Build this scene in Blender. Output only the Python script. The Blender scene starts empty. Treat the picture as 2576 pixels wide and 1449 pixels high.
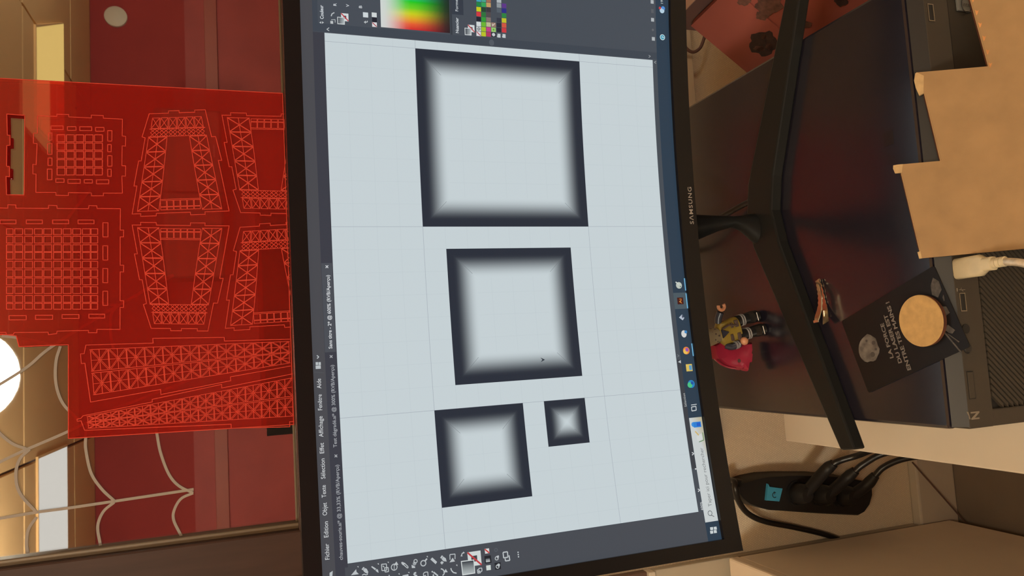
import bpy, bmesh, math, random
from mathutils import Vector, Matrix
from mathutils.geometry import tessellate_polygon

random.seed(7)
scn = bpy.context.scene
COL = scn.collection

# ------------------------------------------------------------------ camera
W, H = 2576, 1449
FPX = 1874.25
CAM = Vector((-0.1133, -0.5207, 0.18867))
RU = Vector((0.99471, -0.09890, -0.02770)).normalized()     # to the right of the room view
RV = Vector((-0.05873, -0.32655, -0.94335)).normalized()    # down
RW = RU.cross(RV).normalized()                              # forward
RV = RW.cross(RU).normalized()
cd = bpy.data.cameras.new('camera')
cam = bpy.data.objects.new('camera', cd)
COL.objects.link(cam)
cd.sensor_fit = 'HORIZONTAL'
cd.sensor_width = 36.0
cd.lens = FPX / W * 36.0
cd.clip_start = 0.01
cd.clip_end = 60
# the telephone is held on its side: the picture's right is the room's down
mw = Matrix.Identity(4)
for i, ax in enumerate((RV, RU, -RW)):
    for j in range(3):
        mw[j][i] = ax[j]
mw.translation = CAM
cam.matrix_world = mw
scn.camera = cam

# ------------------------------------------------------------------ world, exposure
world = bpy.data.worlds.new('night')
scn.world = world
world.use_nodes = True
bg = world.node_tree.nodes['Background']
bg.inputs[0].default_value = (0.012, 0.016, 0.03, 1)
bg.inputs[1].default_value = 0.12
scn.view_settings.view_transform = 'Standard'
scn.view_settings.look = 'None'
scn.view_settings.gamma = 1.0
scn.view_settings.exposure = 0.0
scn.view_settings.use_curve_mapping = False

# light the lamps give off (radiance)
WARM = (1.0, 0.94, 0.78)
L_GLOBE_MAIN = 62.0
L_FILL_RIGHT = 36.0
L_GLOBE_WIN = 30.0
L_PANEL_WHITE = 1.03
L_PANEL_WARM = 1.10

# ------------------------------------------------------------------ measures of the room
FLOOR, CEIL = -1.14, 1.36
YW = 0.66            # wall with the window
YB = -4.75           # red wall behind the photographer
XL, XR = -2.7, 3.9
ZPC, ZDESK = -0.268, -0.441


def ray(x, y):
    return (RU * (H / 2 - y) + RV * (x - W / 2) + RW * FPX).normalized()


def onp(x, y, P, n):
    d = ray(x, y)
    return CAM + d * ((Vector(P) - CAM).dot(n) / d.dot(n))


def onz(x, y, z):
    return onp(x, y, (0, 0, z), Vector((0, 0, 1)))


def ony(x, y, Y):
    return onp(x, y, (0, Y, 0), Vector((0, 1, 0)))


# ------------------------------------------------------------------ materials
def lin(c):
    return tuple((v / 255 / 12.92) if v / 255 <= 0.04045 else ((v / 255 + 0.055) / 1.055) ** 2.4 for v in c)


def mat(name, base, rough=0.5, metal=0.0, spec=0.5, var=0.0, scale=20.0, bump=0.0, bscale=60.0, coat=0.0,
        trans=0.0, stretch=None):
    m = bpy.data.materials.new(name)
    m.use_nodes = True
    nt = m.node_tree
    p = nt.nodes['Principled BSDF']
    p.inputs['Base Color'].default_value = (*base, 1)
    p.inputs['Roughness'].default_value = rough
    p.inputs['Metallic'].default_value = metal
    p.inputs['Specular IOR Level'].default_value = spec
    p.inputs['Coat Weight'].default_value = coat
    p.inputs['Coat Roughness'].default_value = 0.08
    p.inputs['Transmission Weight'].default_value = trans
    if var or bump:
        tc = nt.nodes.new('ShaderNodeTexCoord')
        src = tc.outputs['Object']
        if stretch:
            mp = nt.nodes.new('ShaderNodeMapping')
            mp.inputs['Scale'].default_value = stretch
            nt.links.new(src, mp.inputs[0])
            src = mp.outputs[0]
    if var:
        n = nt.nodes.new('ShaderNodeTexNoise')
        n.inputs['Scale'].default_value = scale
        n.inputs['Detail'].default_value = 5
        nt.links.new(src, n.inputs['Vector'])
        r = nt.nodes.new('ShaderNodeMapRange')
        r.inputs[1].default_value = 0.3
        r.inputs[2].default_value = 0.7
        r.inputs[3].default_value = 1 - var
        r.inputs[4].default_value = 1 + var
        nt.links.new(n.outputs['Fac'], r.inputs[0])
        mx = nt.nodes.new('ShaderNodeVectorMath')
        mx.operation = 'SCALE'
        mx.inputs[0].default_value = base
        nt.links.new(r.outputs[0], mx.inputs['Scale'])
        nt.links.new(mx.outputs[0], p.inputs['Base Color'])
    if bump:
        n2 = nt.nodes.new('ShaderNodeTexNoise')
        n2.inputs['Scale'].default_value = bscale
        n2.inputs['Detail'].default_value = 4
        nt.links.new(src, n2.inputs['Vector'])
        b = nt.nodes.new('ShaderNodeBump')
        b.inputs['Strength'].default_value = bump
        b.inputs['Distance'].default_value = 0.002
        nt.links.new(n2.outputs['Fac'], b.inputs['Height'])
        nt.links.new(b.outputs[0], p.inputs['Normal'])
    return m


def emit(name, col, strength):
    m = bpy.data.materials.new(name)
    m.use_nodes = True
    nt = m.node_tree
    nt.nodes.clear()
    o = nt.nodes.new('ShaderNodeOutputMaterial')
    e = nt.nodes.new('ShaderNodeEmission')
    e.inputs[0].default_value = (*col, 1)
    e.inputs[1].default_value = strength
    nt.links.new(e.outputs[0], o.inputs[0])
    return m


def mat_display():
    m = bpy.data.materials.new('display_light')
    m.use_nodes = True
    nt = m.node_tree
    p = nt.nodes['Principled BSDF']
    p.inputs['Base Color'].default_value = (0.003, 0.003, 0.004, 1)
    p.inputs['Roughness'].default_value = 0.3
    p.inputs['Specular IOR Level'].default_value = 0.12
    a = nt.nodes.new('ShaderNodeVertexColor')
    a.layer_name = 'Col'
    nt.links.new(a.outputs['Color'], p.inputs['Emission Color'])
    p.inputs['Emission Strength'].default_value = 1.0
    return m


def mat_print(rough=0.45, spec=0.4):
    m = bpy.data.materials.new('print_ink')
    m.use_nodes = True
    nt = m.node_tree
    p = nt.nodes['Principled BSDF']
    p.inputs['Roughness'].default_value = rough
    p.inputs['Specular IOR Level'].default_value = spec
    a = nt.nodes.new('ShaderNodeVertexColor')
    a.layer_name = 'Col'
    nt.links.new(a.outputs['Color'], p.inputs['Base Color'])
    return m


def mat_glass_pane(fac):
    m = bpy.data.materials.new('window_glass')
    m.use_nodes = True
    nt = m.node_tree
    nt.nodes.clear()
    o = nt.nodes.new('ShaderNodeOutputMaterial')
    t = nt.nodes.new('ShaderNodeBsdfTransparent')
    t.inputs[0].default_value = (0.9, 0.9, 0.9, 1)
    g = nt.nodes.new('ShaderNodeBsdfGlossy')
    g.inputs['Roughness'].default_value = 0.012
    g.inputs['Color'].default_value = (1, 1, 1, 1)
    x = nt.nodes.new('ShaderNodeMixShader')
    x.inputs[0].default_value = fac
    nt.links.new(t.outputs[0], x.inputs[1])
    nt.links.new(g.outputs[0], x.inputs[2])
    nt.links.new(x.outputs[0], o.inputs[0])
    return m


def mat_acrylic():
    m = bpy.data.materials.new('red_acrylic')
    m.use_nodes = True
    nt = m.node_tree
    nt.nodes.clear()
    o = nt.nodes.new('ShaderNodeOutputMaterial')
    t = nt.nodes.new('ShaderNodeBsdfTransparent')
    t.inputs[0].default_value = (0.93, 0.20, 0.13, 1)
    d = nt.nodes.new('ShaderNodeBsdfDiffuse')
    d.inputs[0].default_value = (0.78, 0.065, 0.042, 1)
    g = nt.nodes.new('ShaderNodeBsdfGlossy')
    g.inputs['Roughness'].default_value = 0.02
    x1 = nt.nodes.new('ShaderNodeMixShader')
    x1.inputs[0].default_value = 0.16
    x2 = nt.nodes.new('ShaderNodeMixShader')
    x2.inputs[0].default_value = 0.09
    nt.links.new(t.outputs[0], x1.inputs[1])
    nt.links.new(d.outputs[0], x1.inputs[2])
    nt.links.new(x1.outputs[0], x2.inputs[1])
    nt.links.new(g.outputs[0], x2.inputs[2])
    nt.links.new(x2.outputs[0], o.inputs[0])
    return m


def mat_engraving():
    m = bpy.data.materials.new('frosted_engraving')
    m.use_nodes = True
    nt = m.node_tree
    nt.nodes.clear()
    o = nt.nodes.new('ShaderNodeOutputMaterial')
    d = nt.nodes.new('ShaderNodeBsdfDiffuse')
    d.inputs[0].default_value = (0.74, 0.085, 0.055, 1)
    t = nt.nodes.new('ShaderNodeBsdfTransparent')
    t.inputs[0].default_value = (0.95, 0.1, 0.08, 1)
    x = nt.nodes.new('ShaderNodeMixShader')
    x.inputs[0].default_value = 0.85
    nt.links.new(t.outputs[0], x.inputs[1])
    nt.links.new(d.outputs[0], x.inputs[2])
    nt.links.new(x.outputs[0], o.inputs[0])
    return m


def mat_wallpaper():
    m = bpy.data.materials.new('woven_wallpaper')
    m.use_nodes = True
    nt = m.node_tree
    p = nt.nodes['Principled BSDF']
    p.inputs['Roughness'].default_value = 0.9
    p.inputs['Specular IOR Level'].default_value = 0.1
    tc = nt.nodes.new('ShaderNodeTexCoord')
    mp = nt.nodes.new('ShaderNodeMapping')
    mp.inputs['Rotation'].default_value = (math.pi / 2, 0, 0)
    nt.links.new(tc.outputs['Object'], mp.inputs[0])
    br = nt.nodes.new('ShaderNodeTexBrick')
    br.inputs['Scale'].default_value = 1.0
    br.inputs['Brick Width'].default_value = 0.0042
    br.inputs['Row Height'].default_value = 0.0034
    br.inputs['Mortar Size'].default_value = 0.0007
    br.inputs['Mortar Smooth'].default_value = 0.8
    br.inputs['Color1'].default_value = (0.70, 0.60, 0.45, 1)
    br.inputs['Color2'].default_value = (0.65, 0.55, 0.41, 1)
    br.inputs['Mortar'].default_value = (0.57, 0.47, 0.35, 1)
    nt.links.new(mp.outputs[0], br.inputs['Vector'])
    nt.links.new(br.outputs['Color'], p.inputs['Base Color'])
    b = nt.nodes.new('ShaderNodeBump')
    b.inputs['Strength'].default_value = 0.4
    b.inputs['Distance'].default_value = 0.001
    b.invert = True
    nt.links.new(br.outputs['Fac'], b.inputs['Height'])
    nt.links.new(b.outputs[0], p.inputs['Normal'])
    return m


M = dict(
    ceiling=mat('ceiling_paint', (0.88, 0.57, 0.26), 0.9, var=0.03, scale=3),
    redwall=mat('red_wall_paint', (0.36, 0.034, 0.027), 0.8, var=0.06, scale=2),
    redlow=mat('red_wainscot_paint', (0.40, 0.060, 0.050), 0.6, var=0.10, scale=3),
    rail=mat('red_brown_rail', (0.38, 0.085, 0.055), 0.5),
    sidewall=mat('cream_wall_paint', (0.28, 0.24, 0.19), 0.9, var=0.03, scale=2),
    floor=mat('brown_floor', (0.17, 0.132, 0.10), 0.6, var=0.12, scale=6),
    paper=mat_wallpaper(),
    frame=mat('brown_window_frame', (0.048, 0.022, 0.014), 0.5, spec=0.2, var=0.15, scale=14, stretch=(6, 6, 0.6)),
    gold=mat('brass_bead', (0.13, 0.085, 0.045), 0.45, 0.2),
    glass=mat_glass_pane(0.44),
    cream=mat('cream_laminate', (0.54, 0.48, 0.395), 0.55, var=0.02, scale=10),
    creamedge=mat('cabinet_laminate', (0.78, 0.67, 0.54), 0.6, var=0.03, scale=9),
    cupdoor=mat('brown_cupboard_door', (0.24, 0.13, 0.09), 0.5, var=0.15, scale=5),
    tan=mat('tan_panel', (0.40, 0.355, 0.28), 0.7, var=0.03, scale=4),
    dbrown=mat('dark_brown_board', (0.10, 0.055, 0.04), 0.6, var=0.1, scale=8),
    trunk=mat('beige_plastic_trunking', (0.52, 0.45, 0.36), 0.5),
    skirt=mat('painted_skirting', (0.48, 0.42, 0.34), 0.6, var=0.04, scale=8),
    acrylic=mat_acrylic(), engrave=mat_engraving(),
    web=mat('white_marker', (0.31, 0.265, 0.23), 0.9),
    bezel=mat('gloss_black_plastic', (0.008, 0.0075, 0.0085), 0.26, spec=0.22),
    foot=mat('black_stand_plastic', (0.0105, 0.0108, 0.0108), 0.4, spec=0.18),
    shell=mat('matt_black_plastic', (0.02, 0.019, 0.02), 0.45),
    pctop=mat('black_steel_panel', (0.0090, 0.0080, 0.0140), 0.23, spec=1.0, var=0.08, scale=40),
    pcfront=mat('dark_grey_plastic', (0.043, 0.035, 0.027), 0.6, spec=0.3, bump=0.05, bscale=900),
    pcband=mat('satin_dark_strip', (0.014, 0.013, 0.014), 0.42, spec=0.35),
    pcgrille=mat('grille_plastic', (0.036, 0.029, 0.022), 0.55, spec=0.3),
    pcblank=mat('gloss_dark_cover', (0.014, 0.011, 0.009), 0.35, spec=0.4),
    pcdark=mat('grille_void', (0.008, 0.007, 0.006), 0.7),
    metal=mat('port_metal', (0.35, 0.31, 0.26), 0.3, 1.0),
    mdf=mat('fibreboard', (0.27, 0.163, 0.072), 0.8, var=0.10, scale=55, bump=0.06, bscale=260),
    mdfrag=mat('torn_fibreboard', (0.40, 0.27, 0.13), 0.9, var=0.15, scale=160, bump=0.3, bscale=300),
    burnt=mat('laser_burnt_edge', (0.10, 0.030, 0.012), 0.8, var=0.35, scale=120),
    scorch=mat('scorch_mark', (0.46, 0.20, 0.065), 0.85, var=0.25, scale=140),
    disc=mat('cork_board', (0.44, 0.275, 0.105), 0.8, var=0.13, scale=170, bump=0.08, bscale=300),
    card=mat('black_card', (0.007, 0.006, 0.0065), 0.42, spec=0.3),
    ink=mat_print(),
    clip=mat('gold_toned_steel', (0.70, 0.60, 0.42), 0.32, 1.0),
    plug=mat('clear_cable_plastic', (0.72, 0.62, 0.42), 0.3, spec=0.5, trans=0.35, var=0.15, scale=70),
    cable=mat('silver_braid_cable', (0.62, 0.54, 0.42), 0.35, 0.5, var=0.25, scale=260, stretch=(1, 1, 0.3)),
    black=mat('black_cable_rubber', (0.010, 0.009, 0.009), 0.35, spec=0.45),
    strip=mat('black_strip_plastic', (0.011, 0.010, 0.010), 0.5, spec=0.3),
    blue=mat('blue_switch_plastic', (0.045, 0.27, 0.44), 0.35),
    khaki=mat('khaki_plastic', (0.26, 0.215, 0.13), 0.4),
    spot=mat('brown_plastic_print', (0.085, 0.055, 0.045), 0.5),
    yellow=mat('yellow_plastic', (0.27, 0.19, 0.03), 0.35),
    navy=mat('navy_plastic', (0.030, 0.034, 0.050), 0.35),
    skin=mat('peach_plastic', (0.56, 0.25, 0.13), 0.35),
    silver=mat('silver_paint', (0.42, 0.40, 0.40), 0.35, 0.4),
    crimson=mat('crimson_plastic', (0.33, 0.016, 0.045), 0.33, spec=0.5),
    rosebox=mat('red_card_box', (0.27, 0.066, 0.050), 0.75, var=0.05, scale=20),
    tanbox=mat('tan_card_box', (0.42, 0.27, 0.20), 0.8, var=0.04, scale=20),
    mauve=mat('mauve_card', (0.13, 0.07, 0.066), 0.75),
    grey=mat('grey_silver_print', (0.33, 0.30, 0.28), 0.4, 0.3),
    logo=mat('pewter_print', (0.20, 0.17, 0.135), 0.4, 0.3),
    sticker=mat('pale_sticker', (0.13, 0.135, 0.135), 0.4),
    film=mat('clear_film_label', (0.013, 0.0105, 0.012), 0.2, spec=0.8),
    lampmetal=mat('lamp_metal', (0.5, 0.47, 0.42), 0.4, 0.6),
    plate=mat('cream_wall_plate', (0.70, 0.62, 0.48), 0.5),
    display=mat_display(),
    globe1=emit('main_globe_light', WARM, L_GLOBE_MAIN),
    fill_right=emit('right_fill_light', WARM, L_FILL_RIGHT),
    globe2=emit('window_globe_light', (1.0, 0.90, 0.68), L_GLOBE_WIN),
    panel1=emit('white_panel_light', (1.0, 0.95, 0.86), L_PANEL_WHITE),
    panel2=emit('warm_panel_light', (1.0, 0.66, 0.20), L_PANEL_WARM),
)


# ------------------------------------------------------------------ mesh helpers
class MB:
    """collects shapes; build() links them as one mesh object"""

    def __init__(s):
        s.v, s.f = [], []
        s.flat = False

    def add(s, verts, faces):
        o = len(s.v)
        s.v += [Vector(p) for p in verts]
        s.f += [tuple(i + o for i in f) for f in faces]
        return s

    def box(s, x0, x1, y0, y1, z0, z1):
        v = [(x, y, z) for x in (x0, x1) for y in (y0, y1) for z in (z0, z1)]
        return s.add(v, [(0, 1, 3, 2), (4, 6, 7, 5), (0, 4, 5, 1), (2, 3, 7, 6), (0, 2, 6, 4), (1, 5, 7, 3)])

    def rbox(s, x0, x1, y0, y1, z0, z1, r=0.003, seg=2):
        s.flat = True
        bm = bmesh.new()
        bmesh.ops.create_cube(bm, size=1)
        for v in bm.verts:
            v.co = Vector(((x0 + x1) / 2 + v.co.x * (x1 - x0), (y0 + y1) / 2 + v.co.y * (y1 - y0),
                           (z0 + z1) / 2 + v.co.z * (z1 - z0)))
        bmesh.ops.bevel(bm, geom=bm.edges[:], offset=r, segments=seg, profile=0.5, affect='EDGES')
        s.bm(bm)
        return s

    def bm(s, bm):
        bm.verts.ensure_lookup_table()
        bm.verts.index_update()
        s.add([v.co.copy() for v in bm.verts], [tuple(v.index for v in f.verts) for f in bm.faces])
        bm.free()

    def prism(s, outer, d, holes=()):
        """solid from a 3-D polygon (with holes) pushed along vector d"""
        d = Vector(d)
        loops = [[Vector(p) for p in outer]] + [[Vector(p) for p in h] for h in holes]
        flat = [p for l in loops for p in l]
        n = len(flat)
        tris = tessellate_polygon(loops)
        fs = []
        for t in tris:
            a, b, c = (flat[i] for i in t)
            if (b - a).cross(c - a).dot(d) > 0:
                t = (t[0], t[2], t[1])
            fs.append(tuple(t))
            fs.append((t[0] + n, t[2] + n, t[1] + n))
        o = 0
        for l in loops:
            k = len(l)
            for i in range(k):
                j = (i + 1) % k
                fs.append((o + i, o + j, o + j + n, o + i + n))
            o += k
        return s.add(flat + [p + d for p in flat], fs)

    def tube(s, path, r, n=10, caps=True):
        path = [Vector(p) for p in path]
        rr = r if isinstance(r, (list, tuple)) else [r] * len(path)
        t = (path[1] - path[0]).normalized()
        a = t.orthogonal().normalized()
        vs, fs = [], []
        for i, p in enumerate(path):
            if 0 < i < len(path) - 1:
                t = (path[i + 1] - path[i - 1]).normalized()
            elif i:
                t = (path[i] - path[i - 1]).normalized()
            a = (a - t * a.dot(t)).normalized()
            b = t.cross(a)
            for k in range(n):
                w = 2 * math.pi * k / n
                vs.append(p + (a * math.cos(w) + b * math.sin(w)) * rr[i])
        for i in range(len(path) - 1):
            for k in range(n):
                k2 = (k + 1) % n
                fs.append((i * n + k, i * n + k2, (i + 1) * n + k2, (i + 1) * n + k))
        if caps:
            fs.append(tuple(range(n))[::-1])
            fs.append(tuple((len(path) - 1) * n + k for k in range(n)))
        return s.add(vs, fs)

    def lathe(s, prof, c=(0, 0, 0), axis='z', n=24):
        """profile of (radius, height)"""
        c = Vector(c)
        vs, fs = [], []
        for (r, h) in prof:
            for k in range(n):
                w = 2 * math.pi * k / n
                if axis == 'z':
                    vs.append(c + Vector((r * math.cos(w), r * math.sin(w), h)))
                elif axis == 'y':
                    vs.append(c + Vector((r * math.cos(w), h, r * math.sin(w))))
                else:
                    vs.append(c + Vector((h, r * math.cos(w), r * math.sin(w))))
        m = len(prof)
        for i in range(m - 1):
            for k in range(n):
                k2 = (k + 1) % n
                fs.append((i * n + k, i * n + k2, (i + 1) * n + k2, (i + 1) * n + k))
        fs.append(tuple(range(n))[::-1])
        fs.append(tuple((m - 1) * n + k for k in range(n)))
        return s.add(vs, fs)

    def loft(s, rings):
        n = len(rings[0])
        vs = [p for r in rings for p in r]
        fs = []
        for i in range(len(rings) - 1):
            for k in range(n):
                k2 = (k + 1) % n
                fs.append((i * n + k, i * n + k2, (i + 1) * n + k2, (i + 1) * n + k))
        fs.append(tuple(range(n))[::-1])
        fs.append(tuple((len(rings) - 1) * n + k for k in range(n)))
        return s.add(vs, fs)

    def sphere(s, c, rx, ry, rz, n=16, m=10):
        c = Vector(c)
        prof = []
        rings = []
        for i in range(m + 1):
            a = -math.pi / 2 + math.pi * i / m
            k = max(math.cos(a), 0.02)
            rings.append([c + Vector((rx * k * math.cos(2 * math.pi * j / n), ry * k * math.sin(2 * math.pi * j / n),
                                      rz * math.sin(a))) for j in range(n)])
        return s.loft(rings)

    def move(s, m):
        s.v = [m @ p for p in s.v]
        return s

    def build(s, name, material, parent=None, smooth=False, bevel=0.0, bseg=2):
        me = bpy.data.meshes.new(name)
        org = parent.matrix_world.translation if parent is not None else Vector()
        me.from_pydata([tuple(p) for p in s.v], [], s.f)
        bm = bmesh.new()
        bm.from_mesh(me)
        bmesh.ops.recalc_face_normals(bm, faces=bm.faces[:])
        if bevel:
            es = [e for e in bm.edges if len(e.link_faces) == 2 and e.calc_face_angle(0) > 0.6]
            bmesh.ops.bevel(bm, geom=es, offset=bevel, segments=bseg, profile=0.5, affect='EDGES')
        bm.to_mesh(me)
        bm.free()
        if smooth and not s.flat:
            for p in me.polygons:
                p.use_smooth = True
            try:
                me.set_sharp_from_angle(angle=math.radians(38))
            except Exception:
                pass
        me.materials.append(material)
        o = bpy.data.objects.new(name, me)
        COL.objects.link(o)
        if parent is not None:
            o.parent = parent
            o.matrix_parent_inverse = world_of(parent).inverted()
        return o


def world_of(o):
    m = o.matrix_basis.copy()
    if o.parent is not None:
        m = world_of(o.parent) @ o.matrix_parent_inverse @ m
    return m


def tag(o, label, cat=None, group=None, kind=None):
    if label:
        o['label'] = label
    if cat:
        o['category'] = cat
    if group:
        o['group'] = group
    if kind:
        o['kind'] = kind
    return o


def thing(name, loc, label, cat, group=None, kind=None):
    o = bpy.data.objects.new(name, None)
    o.empty_display_size = 0.02
    o.location = loc
    COL.objects.link(o)
    return tag(o, label, cat, group, kind)


def smooth_path(pts, k=8):
    pts = [Vector(p) for p in pts]
    P = [pts[0] * 2 - pts[1]] + pts + [pts[-1] * 2 - pts[-2]]
    out = []
    for i in range(1, len(P) - 2):
        a, b, c, d = P[i - 1:i + 3]
        for j in range(k):
            t = j / k
            out.append(0.5 * ((2 * b) + (c - a) * t + (2 * a - 5 * b + 4 * c - d) * t * t +
                              (3 * b - a - 3 * c + d) * t ** 3))
    out.append(pts[-1])
    return out


_tc = {}


def text_shape(body, bold=0.0, space=1.0):
    """flat outline of a word, 1 unit cap height: (verts xy, faces, width)"""
    key = (body, bold, space)
    if key in _tc:
        return _tc[key]
    cu = bpy.data.curves.new('t', 'FONT')
    cu.body = body
    cu.size = 1.0
    cu.resolution_u = 3
    cu.offset = bold
    cu.space_character = space
    cu.fill_mode = 'FRONT'
    ob = bpy.data.objects.new('t', cu)
    COL.objects.link(ob)
    dg = bpy.context.evaluated_depsgraph_get()
    dg.update()
    me = bpy.data.meshes.new_from_object(ob.evaluated_get(dg))
    vs = [(v.co.x, v.co.y) for v in me.vertices]
    fs = [tuple(p.vertices) for p in me.polygons]
    bpy.data.objects.remove(ob)
    bpy.data.curves.remove(cu)
    bpy.data.meshes.remove(me)
    x0 = min(v[0] for v in vs)
    x1 = max(v[0] for v in vs)
    cap = 0.70
    vs = [((x - x0) / cap, y / cap) for x, y in vs]
    _tc[key] = (vs, fs, (x1 - x0) / cap)
    return _tc[key]


# ================================================================== SETTING
def structure(o):
    o['kind'] = 'structure'
    return o


structure(MB().box(XL, XR, YB, YW, FLOOR - 0.05, FLOOR).build('floor', M['floor']))

ceil = thing('ceiling', (0, 0, CEIL + 0.03), None, None, kind='structure')
xs = [XL, -1.85, -0.57, 0.72, 2.0, 3.1, XR]
ys = [YB, -4.05, -2.86, -1.75, -0.55, YW]
MB().box(XL, XR, YB, YW, CEIL + 0.03, CEIL + 0.06).build('ceiling_slab', M['dbrown'], ceil)
for i in range(len(xs) - 1):
    for j in range(len(ys) - 1):
        g = 0.011
        MB().box(xs[i] + g, xs[i + 1] - g, ys[j] + g, ys[j + 1] - g, CEIL, CEIL + 0.03).build(
            'ceiling_panel', M['ceiling'], ceil)

structure(MB().box(XL, XR, YB - 0.1, YB, FLOOR, CEIL).build('wall_back', M['redwall']))
wb = bpy.data.objects['wall_back']
MB().box(XL, XR, YB, YB + 0.012, FLOOR, 0.655).build('wainscot_panel', M['redlow'], wb)
MB().rbox(XL, XR, YB + 0.012, YB + 0.03, 0.40, 0.50, 0.004).build('dado_rail', M['rail'], wb)
structure(MB().box(XL - 0.1, XL, YB, YW, FLOOR, CEIL).build('wall_left', M['sidewall']))
structure(MB().box(XR, XR + 0.1, YB, YW, FLOOR, CEIL).build('wall_right', M['sidewall']))

# the window wall: papered below, open where the window is
XW0, XW1, ZW0, ZW1 = -0.47, 1.75, 0.095, 1.26
ZG = 0.134                                    # lower edge of the glass
XG = -0.345                                   # left edge of the glass
wf = MB()
wf.box(XL, XR, YW, YW + 0.12, FLOOR, ZW0)
wf.box(XL, XW0, YW, YW + 0.12, ZW0, CEIL)
wf.box(XW1, XR, YW, YW + 0.12, ZW0, CEIL)
wf.box(XW0, XW1, YW, YW + 0.12, ZW1, CEIL)
structure(wf.build('wall_front', M['paper']))

w1 = thing('window_1', (0, YW, ZW0), None, None, kind='structure')
YGL = YW - 0.005
MB().box(XG - 0.01, XW1 - 0.03, YGL, YGL + 0.004, ZG - 0.01, ZW1 - 0.03).build('pane', M['glass'], w1)
MB().rbox(XW0, XG - 0.008, YW - 0.030, YW + 0.03, ZW0, ZW1, 0.003).build('stile', M['frame'], w1)
MB().rbox(XW0 - 0.004, XW0 + 0.05, YW - 0.042, YW - 0.028, ZW0, ZW1, 0.003).build('stile_moulding', M['frame'], w1)
MB().rbox(XG - 0.0105, XG, YW - 0.017, YW + 0.012, ZG - 0.004, ZW1 - 0.02, 0.0015).build('glazing_bead', M['gold'], w1)
MB().rbox(XG - 0.008, XW1, YW - 0.034, YW + 0.03, ZW0, ZG - 0.0015, 0.001).build('bottom_rail', M['frame'], w1)
MB().rbox(XG - 0.004, XW1, YW - 0.006, YW + 0.003, ZG - 0.0015, ZG + 0.0015, 0.0006).build('bottom_bead', M['gold'], w1)
MB().rbox(XW0, XW1, YW - 0.03, YW + 0.03, ZW1 - 0.05, ZW1, 0.003).build('top_rail', M['frame'], w1)
MB().rbox(XW1 - 0.06, XW1, YW - 0.03, YW + 0.03, ZW0, ZW1 - 0.05, 0.003).build('stile', M['frame'], w1)

structure(MB().rbox(XL, XR, YW - 0.022, YW, FLOOR, FLOOR + 0.098, 0.004).build('baseboard_front', M['skirt']))
t1 = ony(1722, 200, 0.635)
t2 = ony(1747, 200, 0.635)
structure(MB().rbox(-0.30, XR, YW - 0.026, YW, t2.z, t1.z + 0.03, 0.002).build('trim_1', M['trunk']))

# ================================================================== THE LAMPS
def globe_lamp(pos, r, m, label):
    p = Vector(pos)
    t = thing('pendant_lamp', (p.x, p.y, CEIL), label, 'lamp', 'globe pendant lamps')
    MB().lathe([(0.05, -0.025), (0.055, 0.0)], (p.x, p.y, CEIL)).build('ceiling_rose', M['lampmetal'], t, True)
    MB().tube([(p.x, p.y, CEIL - 0.02), (p.x, p.y, p.z + r * 0.97)], 0.006).build('rod', M['lampmetal'], t, True)
    MB().lathe([(0.045, -0.01), (0.03, 0.03)], (p.x, p.y, p.z + r)).build('collar', M['lampmetal'], t, True)
    MB().sphere(p, r, r, r, 24, 16).build('globe', m, t, True)
    return t


globe_lamp((-1.32, -1.80, 1.03), 0.20, M['globe1'], 'warm white globe lamp hanging behind and left of the desk')
globe_lamp((3.20, -2.30, 0.95), 0.20, M['fill_right'], 'added warm white globe near the right wall, unseen fill light')  # unseen, added to brighten the right side of the mirrored room
globe_lamp((-0.092, -1.23, 1.142), 0.172, M['globe2'], 'bright globe lamp mirrored beside the red sheet notch')


def panel_lamp(x0, x1, y0, y1, m, label, skew=0.0):
    t = thing('ceiling_light', ((x0 + x1) / 2, (y0 + y1) / 2, CEIL), label, 'light', 'ceiling light panels')

    def ring(e, z):
        return [Vector((x0 + e, y1 - e, z)), Vector((x1 - e, y1 - e, z)), Vector((x1 + skew - e, y0 + e, z)), Vector((x0 + e, y0 + e, z))]
    MB().prism(ring(0, CEIL), (0, 0, -0.012), [ring(0.012, CEIL)]).build('rim', M['ceiling'], t)
    MB().prism(ring(0.0125, CEIL - 0.001), (0, 0, -0.0105)).build('diffuser', m, t)
    return t


panel_lamp(-1.24, -0.55, -3.80, -3.09, M['panel1'], 'cool white ceiling panel mirrored low in the window corner')
panel_lamp(1.36, 1.98, -3.80, -3.09, M['panel2'], 'yellowish ceiling panel mirrored beyond the red sheet', 0.33)
pl = MB().lathe([(0.085, 0.0), (0.085, 0.02), (0.07, 0.028)], (2.80, YB, 1.17), 'y').build('wall_plate', M['plate'],
                                                                                         None, True)
wc = thing('wall_cupboard', (1.27, YB + 0.16, 0.30), 'dark brown cupboard on the red wall, mirrored behind the red sheet', 'cupboard')
MB().rbox(0.60, 1.95, YB + 0.03, YB + 0.30, 0.29, 0.78, 0.004).build('carcass', M['dbrown'], wc)
for x0_, x1_ in ((0.615, 1.265), (1.285, 1.935)):
    cd_ = MB().rbox(x0_, x1_, YB + 0.30, YB + 0.318, 0.305, 0.72, 0.003).build('door', M['cupdoor'], wc)
    MB().rbox((x0_ + x1_) / 2 - 0.05, (x0_ + x1_) / 2 + 0.05, YB + 0.318, YB + 0.335, 0.34, 0.352, 0.003).build('handle', M['lampmetal'], cd_)
tag(pl, 'small round cream plate on the red wall, mirrored in the window', 'wall plate')

# ================================================================== CURVED MONITOR
RC = 1.457                       # bend of the screen
S0, S1, ZB, ZT = -0.2655, 0.2560, -0.1420, 0.1513


def cyl(s, z, off=0.0):
    """point of the curved front; off > 0 comes towards the viewer"""
    a = s / RC
    r = RC - off
    return Vector((r * math.sin(a), -RC + r * math.cos(a), z))


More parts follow.
